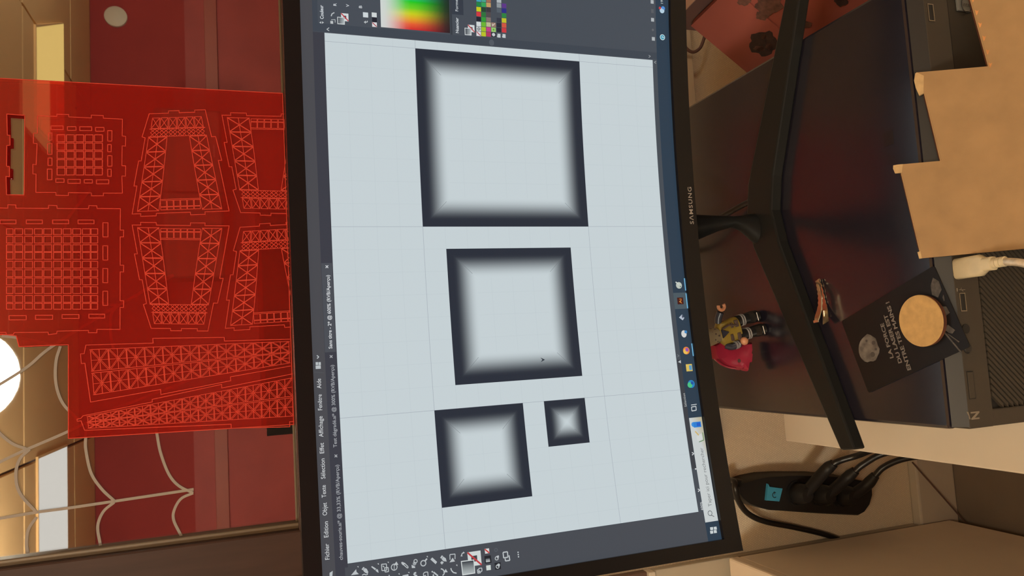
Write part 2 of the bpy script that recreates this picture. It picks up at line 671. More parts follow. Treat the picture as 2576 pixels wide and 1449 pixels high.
def SP(x, y):
    d = ray(x, y)
    ox, oy = CAM.x, CAM.y + RC
    a = d.x * d.x + d.y * d.y
    b = 2 * (ox * d.x + oy * d.y)
    c = ox * ox + oy * oy - RC * RC
    t = (-b + math.sqrt(b * b - 4 * a * c)) / (2 * a)
    q = CAM + d * t
    return (RC * math.atan2(q.x, q.y + RC), q.z)


def slab(mb, s0, s1, z0, z1, o0, o1, n=36):
    rings = []
    for i in range(n + 1):
        s = s0 + (s1 - s0) * i / n
        rings.append([cyl(s, z0, o1), cyl(s, z1, o1), cyl(s, z1, o0), cyl(s, z0, o0)])
    mb.loft(rings)
    return mb


mon = thing('monitor', (0, 0.05, ZPC), 'curved black computer monitor standing on a V-shaped foot', 'monitor')
BS0, BS1, BZ0, BZ1 = -0.2757, 0.2662, -0.1565, 0.1627
slab(MB(), BS0, BS1, ZT, BZ1, -0.012, 0.0035).build('top_bezel', M['bezel'], mon, True)
bb = slab(MB(), BS0, BS1, BZ0, ZB, -0.012, 0.0035).build('bottom_bezel', M['bezel'], mon, True)
slab(MB(), BS0, S0, ZB, ZT, -0.012, 0.0035, 2).build('side_bezel', M['bezel'], mon, True)
slab(MB(), S1, BS1, ZB, ZT, -0.012, 0.0035, 2).build('side_bezel', M['bezel'], mon, True)
bk = MB()
rings = []
for i in range(25):
    u = i / 24
    s = BS0 + 0.001 + (BS1 - BS0 - 0.002) * u
    bul = -0.014 - 0.034 * math.sin(math.pi * u) ** 0.6
    z0, z1 = BZ0 + 0.001, BZ1 - 0.001
    rings.append([cyl(s, z0, -0.010), cyl(s, z1, -0.010), cyl(s, z1, -0.016), cyl(s, z1 - 0.05, bul),
                  cyl(s, z0 + 0.05, bul), cyl(s, z0, -0.016)])
bk.loft(rings)
bk.build('back_shell', M['shell'], mon, True)
screen = slab(MB(), S0 - 0.002, S1 + 0.002, ZB - 0.002, ZT + 0.002, -0.009, -0.0004).build('screen', M['shell'], mon)

# lettering on the lower bezel
def bezel_text(body, p0, p1, hcap, m, name, parent, off):
    s0, z0 = SP(*p0)
    s1, z1 = SP(*p1)
    vs, fs, w = text_shape(body, 0.012, 1.18)
    kx = (s1 - s0) / w
    a, b = MB(), len(vs)
    V = [cyl(s0 + x * kx, z0 + (z1 - z0) * x / w + y * hcap, off) for x, y in vs]
    a.add(V, fs)
    return a.build(name, m, parent)


bezel_text('S\u039bMSUNG', (1739, 566), (1732.5, 473), 0.0035, M['grey'], 'maker_name', bb, 0.0038)


# ---- the picture on the screen
class Pic:
    """flat coloured shapes on the curved screen"""

    def __init__(s, off=0.0):
        s.v, s.f, s.c = [], [], []

    def put(s, pts, faces, cols, layer):
        o = len(s.v)
        s.v += [cyl(a, b, layer * 0.00006) for a, b in pts]
        for f in faces:
            s.f.append(tuple(i + o for i in f))
            s.c.append([cols[i] for i in f])

    def poly(s, pts, col, layer):
        c = lin(col)
        tr = tessellate_polygon([[Vector((a, b, 0)) for a, b in pts]])
        s.put(pts, [tuple(t) for t in tr], [c] * len(pts), layer)

    def ppoly(s, pxs, col, layer):
        s.poly([SP(*p) for p in pxs], col, layer)

    def quad(s, c4, cols, layer, n=1, m=1):
        """corners in order 00,10,11,01 with colours, bilinear grid"""
        cc = [lin(c) for c in cols] if isinstance(cols[0], (tuple, list)) else [lin(cols)] * 4
        P, K, F = [], [], []
        for j in range(m + 1):
            v = j / m
            for i in range(n + 1):
                u = i / n
                w = ((1 - u) * (1 - v), u * (1 - v), u * v, (1 - u) * v)
                P.append(tuple(sum(w[k] * c4[k][d] for k in range(4)) for d in (0, 1)))
                K.append(tuple(sum(w[k] * cc[k][d] for k in range(4)) for d in (0, 1, 2)))
        for j in range(m):
            for i in range(n):
                a = j * (n + 1) + i
                F.append((a, a + 1, a + n + 2, a + n + 1))
        s.put(P, F, K, layer)

    def rect(s, a0, a1, b0, b1, col, layer):
        n = max(1, int(abs(a1 - a0) / 0.012))
        s.quad([(a0, b0), (a1, b0), (a1, b1), (a0, b1)], col, layer, n, 1)

    def prect(s, x0, x1, y0, y1, col, layer):
        """axis aligned from a pixel box, squared to the screen"""
        a, b = SP((x0 + x1) / 2, y1), SP((x0 + x1) / 2, y0)
        c, d = SP(x1, (y0 + y1) / 2), SP(x0, (y0 + y1) / 2)
        s.rect(a[0], b[0], c[1], d[1], col, layer)

    def line(s, pts, w, col, layer, px=True):
        q = [SP(*p) for p in pts] if px else pts
        for a, b in zip(q[:-1], q[1:]):
            d = Vector((b[0] - a[0], b[1] - a[1]))
            if d.length < 1e-7:
                continue
            nrm = Vector((-d.y, d.x)).normalized() * w / 2
            n = max(1, int(abs(d.x) / 0.02))
            s.quad([(a[0] - nrm.x, a[1] - nrm.y), (b[0] - nrm.x, b[1] - nrm.y), (b[0] + nrm.x, b[1] + nrm.y),
                    (a[0] + nrm.x, a[1] + nrm.y)], col, layer, n, 1)

    def disc(s, x, y, r, col, layer, n=16, ry=None):
        a, b = SP(x, y)
        s.poly([(a + r * math.cos(2 * math.pi * k / n), b + (ry or r) * math.sin(2 * math.pi * k / n))
                for k in range(n)], col, layer)

    def ring(s, x, y, r, w, col, layer, n=18):
        a, b = SP(x, y)
        s.line([(a + r * math.cos(2 * math.pi * k / n), b + r * math.sin(2 * math.pi * k / n))
                for k in range(n + 1)], w, col, layer, False)

    def text(s, body, p0, p1, cap, col, layer, bold=0.0):
        s0, z0 = SP(*p0)
        s1, z1 = SP(*p1)
        vs, fs, w = text_shape(body, bold)
        kx = (s1 - s0) / w
        c = lin(col)
        s.put([(s0 + x * kx, z0 + (z1 - z0) * x / w + y * cap) for x, y in vs], fs, [c] * len(vs), layer)

    def build(s, name):
        me = bpy.data.meshes.new(name)
        me.from_pydata([tuple(p) for p in s.v], [], s.f)
        at = me.color_attributes.new('Col', 'FLOAT_COLOR', 'CORNER')
        i = 0
        for cs in s.c:
            for c in cs:
                at.data[i].color = (c[0], c[1], c[2], 1)
                i += 1
        # every face looks at the viewer
        me.materials.append(M['display'])
        o = bpy.data.objects.new(name, me)
        COL.objects.link(o)
        o.parent = screen
        o.matrix_parent_inverse = world_of(screen).inverted()
        return o


MM = 0.00028
U = 0.01637
GX, GZ = 6.75 * U, 0.07077           # grid corner (0,0) of the large square


def G(c, r):
    return (GX + c * U, GZ - r * U)


DARK, TABS, BAR, TASK = (67, 73, 82), (59, 61, 70), (73, 74, 79), (43, 60, 76)
ICON, WHITE = (184, 190, 193), (197, 208, 212)

ps = Pic()
ps.rect(S0, S1, ZB, ZT, DARK, 0)
zmt = SP(805, 600)[1]
zct = 0.13507
zcb = -0.12596
ztb = SP(1680, 600)[1]
ps.build('application_window')

pb = Pic()                                                       # menu and tab bars
pb.rect(S0, S1, zmt, ZT, BAR, 1)
pb.rect(S0, 0.1165, zct, zmt, TABS, 1)
for body, a, b in (('Fichier', (829, 1407), (827, 1367)), ('Edition', (826, 1351), (825, 1311)),
                   ('Objet', (822.7, 1296), (821.5, 1264)), ('Texte', (820.5, 1251), (819, 1220)),
                   ('Sélection', (818.4, 1204), (816.3, 1153)), ('Effet', (815.3, 1140), (814.3, 1113.5)),
                   ('Affichage', (813.4, 1099), (811, 1046.6)), ('Fenêtre', (810.7, 1031.5), (809, 991.8)),
                   ('Aide', (808.2, 977), (807, 952.4))):
    pb.text(body, a, b, 10 * MM, (205, 208, 210), 3, 0.004)
pb.prect(794, 807, 919.5, 928, ICON, 3)
pb.prect(794, 800, 911, 918.5, ICON, 3)
pb.prect(801, 807, 911, 918.5, ICON, 3)
pb.line([(797.5, 902), (802, 898), (797, 894)], 0.0006, ICON, 3)
pb.line([(790, 936), (815, 938)], 0.0003, (84, 86, 90), 2)
a, b = SP(828, 886), SP(812, 662)
pb.rect(a[0], b[0], zct + 0.0005, zmt - 0.0002, (74, 78, 85), 2)
pb.text('chauves-souris.ai* @ 33,33% (RVB/Aperçu)', (862.5, 1408), (851.7, 1169), 8.2 * MM, (160, 163, 168), 3, 0.012)
pb.text('Test dégradé.ai* @ 300% (RVB/Aperçu)', (847.5, 1125), (839.5, 918), 8.2 * MM, (160, 163, 168), 3, 0.012)
pb.text('Sans titre - 2* @ 600% (RVB/Aperçu)', (835.7, 877), (828.6, 692), 8.2 * MM, (208, 211, 214), 3, 0.016)
for (x, y), c in (((845, 1147), (165, 168, 172)), ((833, 897), (165, 168, 172)), ((822.4, 671), (205, 208, 212))):
    for q in ((-1, -1, 1, 1), (-1, 1, 1, -1)):
        pb.line([(x + q[0] * 3.2, y + q[1] * 3.2), (x + q[2] * 3.2, y + q[3] * 3.2)], 0.00055, c, 3)
pb.ppoly([(829, 1441), (837, 1436), (836, 1449), (829, 1452)], ICON, 3)
pb.build('menu_bar')

pc = Pic()                                                       # the canvas with its grid
CS0, CS1 = -0.2436, 0.1165
pc.rect(CS0, CS1, zcb, zct, WHITE, 1)
k = -5
GRID, GUIDE = (189, 200, 205), (162, 170, 180)
for c in range(-22, 1):
    x = G(c, 0)[0]
    if CS0 < x < CS1:
        pc.line([(x, zcb), (x, zct)], 0.00022, GRID, 2, False)
for r in range(-3, 13):
    z = G(0, r)[1]
    if zcb < z < zct:
        pc.line([(CS0, z), (CS1, z)], 0.00022, GRID, 2, False)
for c in (0, -8, -16):
    x = G(c, 0)[0]
    pc.line([(x, zcb), (x, zct)], 0.00028, GUIDE, 3, False)
for r in (0, 8):
    z = G(0, r)[1]
    pc.line([(CS0, z), (CS1, z)], 0.00028, GUIDE, 3, False)
pc.build('canvas')


def gradient_square(c0, c1, r0, r1, D):
    p = Pic()
    (x0, z1), (x1, z0) = G(c0, r0), G(c1, r1)
    n = 14
    dk, wh = Vector(lin((41, 47, 58))), Vector(lin(WHITE))

    def col(t):
        e = max(0.0, min(1.0, (t - 0.22) / 0.78))
        e = e * e * (3 - 2 * e)
        return tuple(dk.lerp(wh, e ** 1.15))
    ring = lambda d: [(x0 + d, z0 + d), (x1 - d, z0 + d), (x1 - d, z1 - d), (x0 + d, z1 - d)]
    for i in range(n):
        a, b = ring(D * U * i / n), ring(D * U * (i + 1) / n)
        ca, cb = col(i / n), col((i + 1) / n)
        for k in range(4):
            k2 = (k + 1) % 4
            m = 10
            P, K, F = [], [], []
            for j in range(m + 1):
                t = j / m
                P += [tuple(a[k][d] + (a[k2][d] - a[k][d]) * t for d in (0, 1)),
                      tuple(b[k][d] + (b[k2][d] - b[k][d]) * t for d in (0, 1))]
                K += [ca, cb]
                if j:
                    q = 2 * (j - 1)
                    F.append((q, q + 2, q + 3, q + 1))
            p.put(P, F, K, 4)
    for k in range(4):                                           # fine mitre lines
        a, b = ring(0.40 * D * U)[k], ring(D * U * (0.86 if D > 1.1 else 0.66))[k]
        p.line([a, b], 0.00018, (96, 101, 108), 5, False)
    p.build('gradient_square')


gradient_square(-8, 0, 0, 8, 1.32)
gradient_square(-15, -9, 1, 7, 1.32)
gradient_square(-20, -16, 0, 4, 1.22)
gradient_square(-18, -16, 5, 7, 1.0)

pp = Pic()                                                       # mouse pointer
pp.ppoly([(1370.5, 905), (1359, 899.5), (1364, 905), (1360, 911)], (46, 54, 64), 6)
pp.build('mouse_pointer')

pr = Pic()                                                       # colour panel on the right
pr.rect(0.1172, S1, ztb, zmt, (62, 70, 80), 1)
z_a = SP(1137, 40)[1]
xs_ = SP(960, 72)[0]
pr.rect(xs_, S1, ztb, SP(799, 30)[1], (70, 77, 86), 2)
pr.text('Couleur', (814, 48.5), (812.5, 13.5), 8.5 * MM, (205, 211, 216), 4, 0.022)
pr.ppoly([(803, 57), (808, 54), (808, 60)], ICON, 4)
pr.ppoly([(815, 57), (810, 54), (810, 60)], ICON, 4)
pr.line([(828, 78), (822, 74), (828, 70)], 0.0005, ICON, 4)
pr.text('R', (846.2, 15.2), (846.2, 8.6), 7.6 * MM, (205, 211, 216), 4, 0.012)
pr.text('V', (878.3, 18), (878, 11.3), 7.6 * MM, (205, 211, 216), 4, 0.012)
pr.text('B', (910.4, 21), (910.2, 14.6), 7.6 * MM, (205, 211, 216), 4, 0.012)


def swatch_pair(p, fx0, fx1, fy0, fy1, nx0, nx1, ny0, ny1):
    p.prect(nx0, nx1, ny0, ny1, (208, 214, 216), 4)
    cx, cy, hx, hy = (nx0 + nx1) / 2, (ny0 + ny1) / 2, (nx1 - nx0) * 0.2, (ny1 - ny0) * 0.2
    p.prect(cx - hx, cx + hx, cy - hy, cy + hy, (70, 76, 84), 5)
    p.line([(nx0, ny0), (nx1, ny1)], 0.00075, (190, 55, 62), 6)
    p.prect(fx0, fx1, fy0, fy1, (208, 214, 216), 7)
    a, b = SP((fx0 + fx1) / 2, fy1 - 1.6), SP((fx0 + fx1) / 2, fy0 + 1.6)
    c, d = SP(fx1 - 1.6, (fy0 + fy1) / 2), SP(fx0 + 1.6, (fy0 + fy1) / 2)
    p.quad([(a[0], c[1]), (b[0], c[1]), (b[0], d[1]), (a[0], d[1])],
           [(178, 186, 188), (160, 170, 174), (52, 58, 68), (56, 62, 72)], 8, 2, 2)


swatch_pair(pr, 848.5, 867, 43.5, 61.8, 858, 876.5, 34, 53.5)
pr.line([(833, 41), (835, 35), (841, 32)], 0.0007, ICON, 4)
pr.prect(831, 838, 53, 60, ICON, 4)
pr.line([(833, 50), (843, 49.5), (843, 57)], 0.0004, ICON, 4)
pr.prect(913, 926, 31.5, 44, (204, 212, 216), 4)
pr.prect(935, 947.5, 32, 43.5, (206, 212, 213), 4)
pr.prect(936, 948, 44.5, 56, (33, 35, 45), 4)
pr.prect(936, 948, 56.5, 68, (214, 212, 214), 4)
pr.line([(936.5, 57), (947.5, 67.5)], 0.0006, (170, 60, 70), 5)
pr.ppoly([(915, 56), (920, 52), (920, 60)], ICON, 4)
pr.line([(918, 56), (924, 56), (924, 52.5)], 0.0006, ICON, 4)
# spectrum
rows = [((84, 84), (206, 46, 48)), ((66, 72), (224, 80, 50)), ((48, 54), (222, 150, 40)), ((34, 38), (205, 205, 30)),
        ((18, 20), (120, 205, 30)), ((4, 4), (40, 200, 40)), ((-14, -14), (40, 190, 150))]
z0_, z1_ = SP(1130.7, 40)[1], SP(957.5, 40)[1]
sx = [SP(1045, q)[0] for q in (76, 62, 49, 36, 22, 6, -12)]
hues = [(206, 40, 46), (228, 92, 50), (226, 160, 40), (200, 205, 30), (110, 205, 35), (30, 200, 35), (40, 185, 150)]
cw, ck = Vector(lin((206, 212, 210))), Vector(lin((30, 33, 37)))
NV = 14
P, K, F = [], [], []
for i, s in enumerate(sx):
    h = Vector(lin(hues[i]))
    for j in range(NV + 1):
        v = j / NV
        if v < 0.42:
            e = v / 0.42
            c = cw.lerp(h, e * e * (3 - 2 * e))
        else:
            e = (v - 0.42) / 0.58
            c = h.lerp(ck, e * e * (3 - 2 * e) * 0.98)
        P.append((s, z1_ + (z0_ - z1_) * v))
        K.append(tuple(c))
for i in range(len(sx) - 1):
    for j in range(NV):
        a = i * (NV + 1) + j
        F.append((a, a + NV + 1, a + NV + 2, a + 1))
pr.put(P, F, K, 4)
# swatches panel
za, zb = SP(1137, 40)[1], SP(1166, 40)[1]
pr.rect(xs_, S1, za, za + 0.0016, (54, 60, 68), 3)
pr.rect(SP(1150, 37)[0], S1, zb, za, (53, 60, 71), 3)
pr.text('Nuancier', (1153.6, 83.5), (1152.6, 45), 8.0 * MM, (205, 211, 216), 5, 0.022)
pr.text('Formes', (1152.3, 29), (1151, -4), 7.6 * MM, (186, 192, 198), 5, 0.014)
swatch_pair(pr, 1168.7, 1185.5, 71, 89, 1177, 1193.5, 63, 81)
SW = {0: [(214, 212, 216), (206, 212, 214), (206, 213, 214), (33, 37, 50), (205, 58, 66), (196, 198, 30), (30, 130, 72), (62, 160, 180)],
      1: [(184, 192, 42), (160, 190, 42), (106, 180, 50), (48, 150, 55), (44, 116, 60), (34, 70, 50), (52, 160, 86), (70, 162, 140)],
      2: [(174, 56, 96), (190, 65, 132), (186, 182, 142), (130, 112, 106), (82, 74, 76), (60, 56, 62), (190, 150, 96), (160, 106, 82)],
      3: [(40, 42, 50), (150, 195, 110), (150, 120, 105)],
      4: [None, (40, 42, 54), (42, 44, 56), (54, 58, 70), None, (84, 94, 104), (138, 147, 152), (172, 180, 184)],
      5: [None, (200, 58, 64), (205, 86, 66), (192, 188, 44), (44, 130, 66), (45, 46, 132), (92, 56, 134)]}
CX = {0: 1198.2, 1: 1210.6, 2: 1223, 3: 1235.6, 4: 1249.2, 5: 1262}
for c in SW:
    for r, colr in enumerate(SW[c]):
        y1 = 91 + (CX[c] - 1198) * 0.055 - r * 12.35
        x = CX[c]
        if colr is None:
            if r == 0:
                pr.prect(x + 2, x + 9.5, y1 - 8.5, y1 + 1, (190, 198, 200), 5)
                pr.prect(x + 1, x + 5, y1 - 4, y1, (190, 198, 200), 5)
            continue
        pr.prect(x, x + 11.4, y1 - 11.2, y1, colr, 5)
        if c == 0 and r == 0:
            pr.line([(x + 0.8, y1 - 10.5), (x + 10.6, y1 - 0.6)], 0.0006, (180, 50, 62), 6)
        if c == 0 and r == 1:
            pr.ring(x + 5.7, y1 - 5.6, 0.0010, 0.0004, (90, 100, 105), 6)
            pr.line([(x + 1, y1 - 5.6), (x + 10.4, y1 - 5.6)], 0.0003, (90, 100, 105), 6)
            pr.line([(x + 5.7, y1 - 10.4), (x + 5.7, y1 - 1)], 0.0003, (90, 100, 105), 6)
        if c == 3 and r == 0:
            pr.disc(x + 5.7, y1 - 5.6, 0.0013, (196, 200, 206), 6)
        if c == 3 and r == 1:
            pr.disc(x + 5.7, y1 - 5.6, 0.0007, (90, 160, 60), 6)
        if c == 3 and r == 2:
            pr.line([(x + 2, y1 - 2), (x + 9, y1 - 9)], 0.0007, (196, 186, 176), 6)
            pr.line([(x + 2, y1 - 8), (x + 5, y1 - 4)], 0.0007, (205, 196, 186), 6)
pr.disc(1236.5, 107.5, 0.0024, (82, 89, 98), 3, ry=0.0020)
for x, y in ((1640, 5), (1641, 50), (1643, 98)):
    pr.prect(x - 3.5, x + 4, y - 4.5, y + 4.5, (172, 178, 182), 4)
pr.prect(1637.5, 1644, 23, 33, (88, 92, 98), 4)
pr.disc(1643, 98, 0.0013, (172, 178, 182), 5)
pr.disc(1642, 75.5, 0.0010, (96, 100, 106), 4)
for x, y in ((1634, 142), (1648, 157)):
    pr.line([(x - 2.5, y - 3), (x + 2, y), (x - 2.5, y + 3)] if x < 1640 else [(x + 2, y - 3), (x - 2.5, y), (x + 2, y + 3)],
            0.0005, (150, 156, 160), 4)
pr.build('colour_panel')

pt = Pic()                                                       # tool panel at the left


def zA(*p):
    return [(860 + x / 10.733, 1370 + y / 10.733) for x, y in p]


def zB(*p):
    return [(1080 + x / 9.908, 1350 + y / 9.908) for x, y in p]


pt.rect(S0, CS0 - 0.0004, ztb, SP(867, 1421)[1], (71, 75, 82), 1)
LW = 0.00055
for tri in (zA((245, 828), (385, 662), (395, 735), (458, 797)), zA((410, 595), (445, 578), (452, 620)),
            zA((955, 515), (995, 500), (1000, 548)), zA((1225, 470), (1262, 460), (1268, 502)),
            zA((2280, 315), (2318, 305), (2322, 350)), zA((1250, 825), (1290, 815), (1290, 860)),
            zA((1520, 790), (1555, 770), (1560, 815)), zA((1780, 745), (1820, 735), (1825, 775)),
            zA((530, 668), (580, 603), (612, 618), (566, 690)),
            zA((572, 690), (615, 632), (670, 652), (712, 735), (700, 790), (640, 765), (600, 735)),
            zA((788, 600), (815, 580), (925, 650), (895, 690)), zA((905, 700), (940, 658), (975, 680), (992, 760), (950, 740)),
            zA((1392, 560), (1472, 455), (1524, 545)),
            zA((1600, 480), (1630, 465), (1690, 490), (1705, 520), (1650, 560), (1612, 520)),
            zA((1880, 545), (1975, 590), (1978, 630), (1888, 632)),
            zA((2388, 400), (2440, 346), (2570, 468), (2530, 528)),
            zA((1635, 830), (1792, 798), (1800, 860), (1640, 870)), zA((2415, 735), (2440, 705), (2465, 735), (2440, 760)),
            zB((268, 525), (312, 464), (342, 485), (300, 550)), zB((305, 560), (345, 495), (410, 540), (432, 620), (350, 612)),
            zB((500, 642), (582, 524), (638, 618)), zB((345, 895), (408, 805), (458, 885)), zB((660, 705), (695, 692), (700, 738)),
            zB((50, 870), (72, 848), (95, 872), (72, 895)), zB((75, 965), (98, 930), (125, 968), (98, 985)),
            zB((775, 490), (800, 440), (830, 490)), zB((845, 370), (882, 400), (850, 425)),
            zB((1675, 480), (1730, 465), (1735, 515), (1690, 540))):
    pt.ppoly(tri, ICON, 3)
pt.line(zA((545, 828), (600, 795), (650, 820), (700, 800)), LW, ICON, 3)
for r in (((1068, 532), (1200, 520), (1210, 690), (1080, 702), (1068, 532)),
          ((1152, 628), (1248, 615), (1260, 728), (1166, 740), (1152, 628))):
    pt.line(zA(*r), LW, ICON, 4)
pt.line(zA((1100, 570), (1145, 610)), LW, ICON, 4)
cxy = zA((1412, 608))[0]
pt.ring(*cxy, 0.0019, LW, ICON, 3)
pt.line(zA((1412, 545), (1412, 690)), LW * 0.7, ICON, 3)
pt.line(zA((1690, 500), (1785, 595), (1785, 632), (1755, 625), (1650, 530)), LW, ICON, 3)
pt.ring(*zA((1988, 448))[0], 0.0011, LW, ICON, 4)
pt.disc(*zA((1960, 512))[0], 0.0012, (150, 156, 160), 3)
pt.ring(*zA((2198, 502))[0], 0.0017, LW * 1.2, ICON, 3)
pt.line(zA((2245, 440), (2298, 378)), LW * 1.8, ICON, 3)
pt.line(zA((2270, 830), (2205, 850), (2200, 780), (2240, 745), (2318, 738), (2325, 850)), LW, ICON, 3)
pt.line(zA((2005, 755), (1945, 780), (1960, 820), (2030, 850)), LW * 2, ICON, 3)
pt.line(zA((2480, 745), (2576, 830)), LW * 1.6, ICON, 3)
pt.line(zB((100, 885), (215, 975)), LW * 1.6, ICON, 3)
pt.line(zB((312, 612), (312, 690)), LW * 1.5, ICON, 4)
pt.line(zB((275, 650), (352, 645)), LW * 1.5, ICON, 4)
pt.line(zB((640, 560), (640, 432), (510, 446), (515, 575)), LW, ICON, 3)
pt.line(zB((800, 475), (815, 420), (855, 395)), LW * 1.2, ICON, 3)
pt.line(zB((285, 800), (335, 815), (365, 860), (372, 920), (330, 970)), LW * 1.3, ICON, 3)
pt.line(zB((535, 785), (550, 840), (600, 895), (678, 910)), LW * 1.4, ICON, 3)
pt.ppoly(zB((943, 392), (1272, 343), (1305, 702), (978, 748)), (206, 213, 212), 3)
pt.ppoly(zB((1040, 487), (1185, 462), (1196, 608), (1050, 635)), (66, 68, 72), 4)
pt.line(zB((948, 398), (1300, 700)), 0.0011, (188, 62, 66), 5)
pt.ppoly(zB((783, 607), (1114, 568), (1142, 915), (820, 968)), (206, 212, 212), 6)
q = [SP(*p) for p in zB((838, 940), (1120, 895), (1095, 592), (806, 630))]
pt.quad(q, [(178, 186, 186), (172, 180, 182), (46, 52, 62), (52, 58, 66)], 7, 3, 3)
pt.line(zB((1195, 825), (1205, 912), (1275, 900), (1278, 865), (1312, 860), (1305, 780), (1230, 792), (1232, 822), (1195, 825)),
        LW, ICON, 3)
pt.ppoly(zB((1212, 845), (1258, 838), (1262, 885), (1220, 892)), ICON, 3)
pt.ppoly(zB((1375, 305), (1485, 290), (1498, 408), (1390, 426)), (210, 212, 212), 3)
pt.line(zB((1380, 312), (1492, 405)), 0.0009, (196, 66, 62), 4)
pt.ppoly(zB((1368, 485), (1530, 464), (1550, 650), (1386, 672)), (34, 37, 43), 3)
q = [SP(*p) for p in zB((1410, 638), (1515, 625), (1502, 535), (1402, 550))]
pt.quad(q, [(190, 196, 196), (190, 196, 196), (70, 76, 84), (70, 76, 84)], 4, 1, 2)
pt.ppoly(zB((1414, 720), (1526, 705), (1534, 828), (1424, 842)), (204, 212, 208), 3)
pt.ppoly(zB((1622, 655), (1775, 635), (1785, 805), (1640, 828)), (36, 39, 45), 3)
pt.ring(*zB((1678, 540))[0], 0.0011, LW, ICON, 3)
pt.ring(*zB((1700, 745))[0], 0.0011, LW, ICON, 4)
pt.disc(*zB((1725, 708))[0], 0.0010, ICON, 4)
pt.ring(*zB((1660, 330))[0], 0.0010, LW, (84, 90, 98), 3)
pt.line(zB((1835, 392), (1945, 375), (1958, 512), (1850, 530), (1835, 392)), LW * 1.4, ICON, 3)
pt.line(zB((1985, 465), (2005, 590), (1895, 606), (1888, 545)), LW * 1.4, ICON, 3)
for p in zB((2210, 390), (2215, 446), (2221, 501)):
    pt.disc(*p, 0.00052, ICON, 3, 8)
pt.build('tool_panel')

pk = Pic()                                                       # status bar and task bar
pk.rect(CS0, CS1 + 0.0008, ztb, zcb - 0.0003, (70, 77, 85), 2)
pk.rect(SP(1752, 1178)[0] - 0.0001, SP(1705, 905)[0], ztb, zcb - 0.0004, (60, 63, 69), 3)
pk.rect(S0, S1, ZB, ztb, TASK, 2)
pk.text('600%', (1768.5, 1283), (1765.5, 1262), 6.5 * MM, (196, 200, 202), 5, 0.014)
for x, y in ((1758, 1233), (1743, 1141)):
    pk.line([(x - 2.5, y + 4), (x + 2, y), (x - 3, y - 3)], 0.0007, (200, 204, 206), 5)
pk.text('1', (1753, 1181), (1752.5, 1177.5), 6.5 * MM, (196, 200, 202), 5, 0.014)
pk.text('Sélection', (1727.3, 1023), (1722.3, 989), 7.0 * MM, (172, 178, 180), 5, 0.006)
pk.ppoly([(1705, 910.5), (1712, 906), (1712.5, 914)], (186, 192, 194), 5)
pk.line([(1703.5, 898), (1708, 895), (1703, 892)], 0.0004, (120, 126, 130), 5)
sx0, sx1 = SP(1790, 1312)[0], SP(1750, 1050)[0]
pk.rect(sx0, sx1, ZB + 0.0004, ztb - 0.0002, (198, 204, 204), 4)
pk.quad([(SP(1775, 1150)[0], ZB + 0.0004), (sx1, ZB + 0.0004), (sx1, ztb - 0.002), (SP(1775, 1150)[0], ZB + 0.0015)],
        [(190, 190, 180), (182, 172, 138), (196, 200, 198), (198, 204, 204)], 5, 3, 3)
pk.text('Taper ici pour rechercher', (1790.3, 1273.5), (1767.3, 1126), 11.0 * MM, (112, 116, 118), 6, -0.004)
pk.ring(1785.5, 1291, 0.00175, 0.0005, (100, 105, 108), 6)
pk.line([(1788.5, 1296), (1796, 1299.5)], 0.0005, (100, 105, 108), 6)
pk.prect(1744, 1763, 1061, 1075, (44, 126, 208), 6)
pk.disc(1744, 1068, 0.0019, (60, 140, 216), 6)
pk.prect(1752, 1761, 1063, 1072, (34, 92, 196), 7)
pk.line([(1758, 1112), (1770, 1107), (1767, 1088)], 0.0006, (96, 138, 92), 6)
pk.line([(1748, 1085), (1757, 1095)], 0.0010, (206, 176, 104), 7)
pk.ppoly([(1754, 1110), (1752, 1098), (1764, 1090), (1767, 1105)], (206, 210, 208), 6)
for dx, dy in ((-6, 1), (-6, -8), (3, -0.5), (3, -9)):          # start button
    pk.prect(1794 + dx - 2.0, 1794 + dx + 5.5, 1337 + dy - 3, 1337 + dy + 4.5, (198, 206, 208), 5)
pk.line([(1740, 1034), (1751, 1032), (1750, 1022), (1739, 1024), (1740, 1034)], 0.0007, (196, 202, 204), 5)
pk.line([(1738, 1019), (1752, 1017)], 0.0006, (196, 202, 204), 5)
pk.disc(1738.5, 966, 0.0031, (40, 130, 190), 5, 20)             # swirl icon
pk.disc(1735, 968.5, 0.0022, (76, 190, 130), 6, 16)
pk.disc(1740.5, 963.5, 0.0013, (36, 84, 160), 7, 12)
pk.prect(1725.5, 1741, 916, 934, (214, 186, 92), 5)             # folder icon
pk.prect(1733, 1740, 919, 931, (90, 150, 190), 6)
pk.disc(1726, 882, 0.0030, (226, 130, 60), 5, 20)               # round orange icon
pk.disc(1724, 884.5, 0.0021, (232, 186, 84), 6, 14)
pk.disc(1727.5, 880, 0.0015, (150, 80, 170), 7, 14)
pk.disc(1720, 840, 0.0029, (208, 208, 206), 5, 18, 0.0024)      # clipping icon
pk.disc(1724.5, 835, 0.0013, (60, 130, 190), 6, 10)
pk.ppoly([(1707.5, 799), (1715, 791), (1721, 800), (1717, 806)], (176, 186, 200), 5)
pk.ppoly([(1714, 792), (1720, 797), (1716, 801)], (60, 70, 90), 6)
a, b = SP(1714, 777), SP(1708, 736.5)
pk.rect(a[0], b[0], ZB, ztb, (74, 88, 96), 3)
pk.prect(1703.5, 1718.5, 748.5, 765.5, (70, 26, 22), 5)
pk.text('Ai', (1714.7, 763.5), (1713.4, 751.5), 8.2 * MM, (214, 138, 60), 7, 0.012)
pk.disc(1707.5, 718, 0.0027, (186, 194, 184), 5, 18)
pk.line([(1699, 709.5), (1708, 716)], 0.0010, (200, 206, 200), 6)
pk.disc(1711, 721, 0.0006, (90, 120, 110), 6, 8)
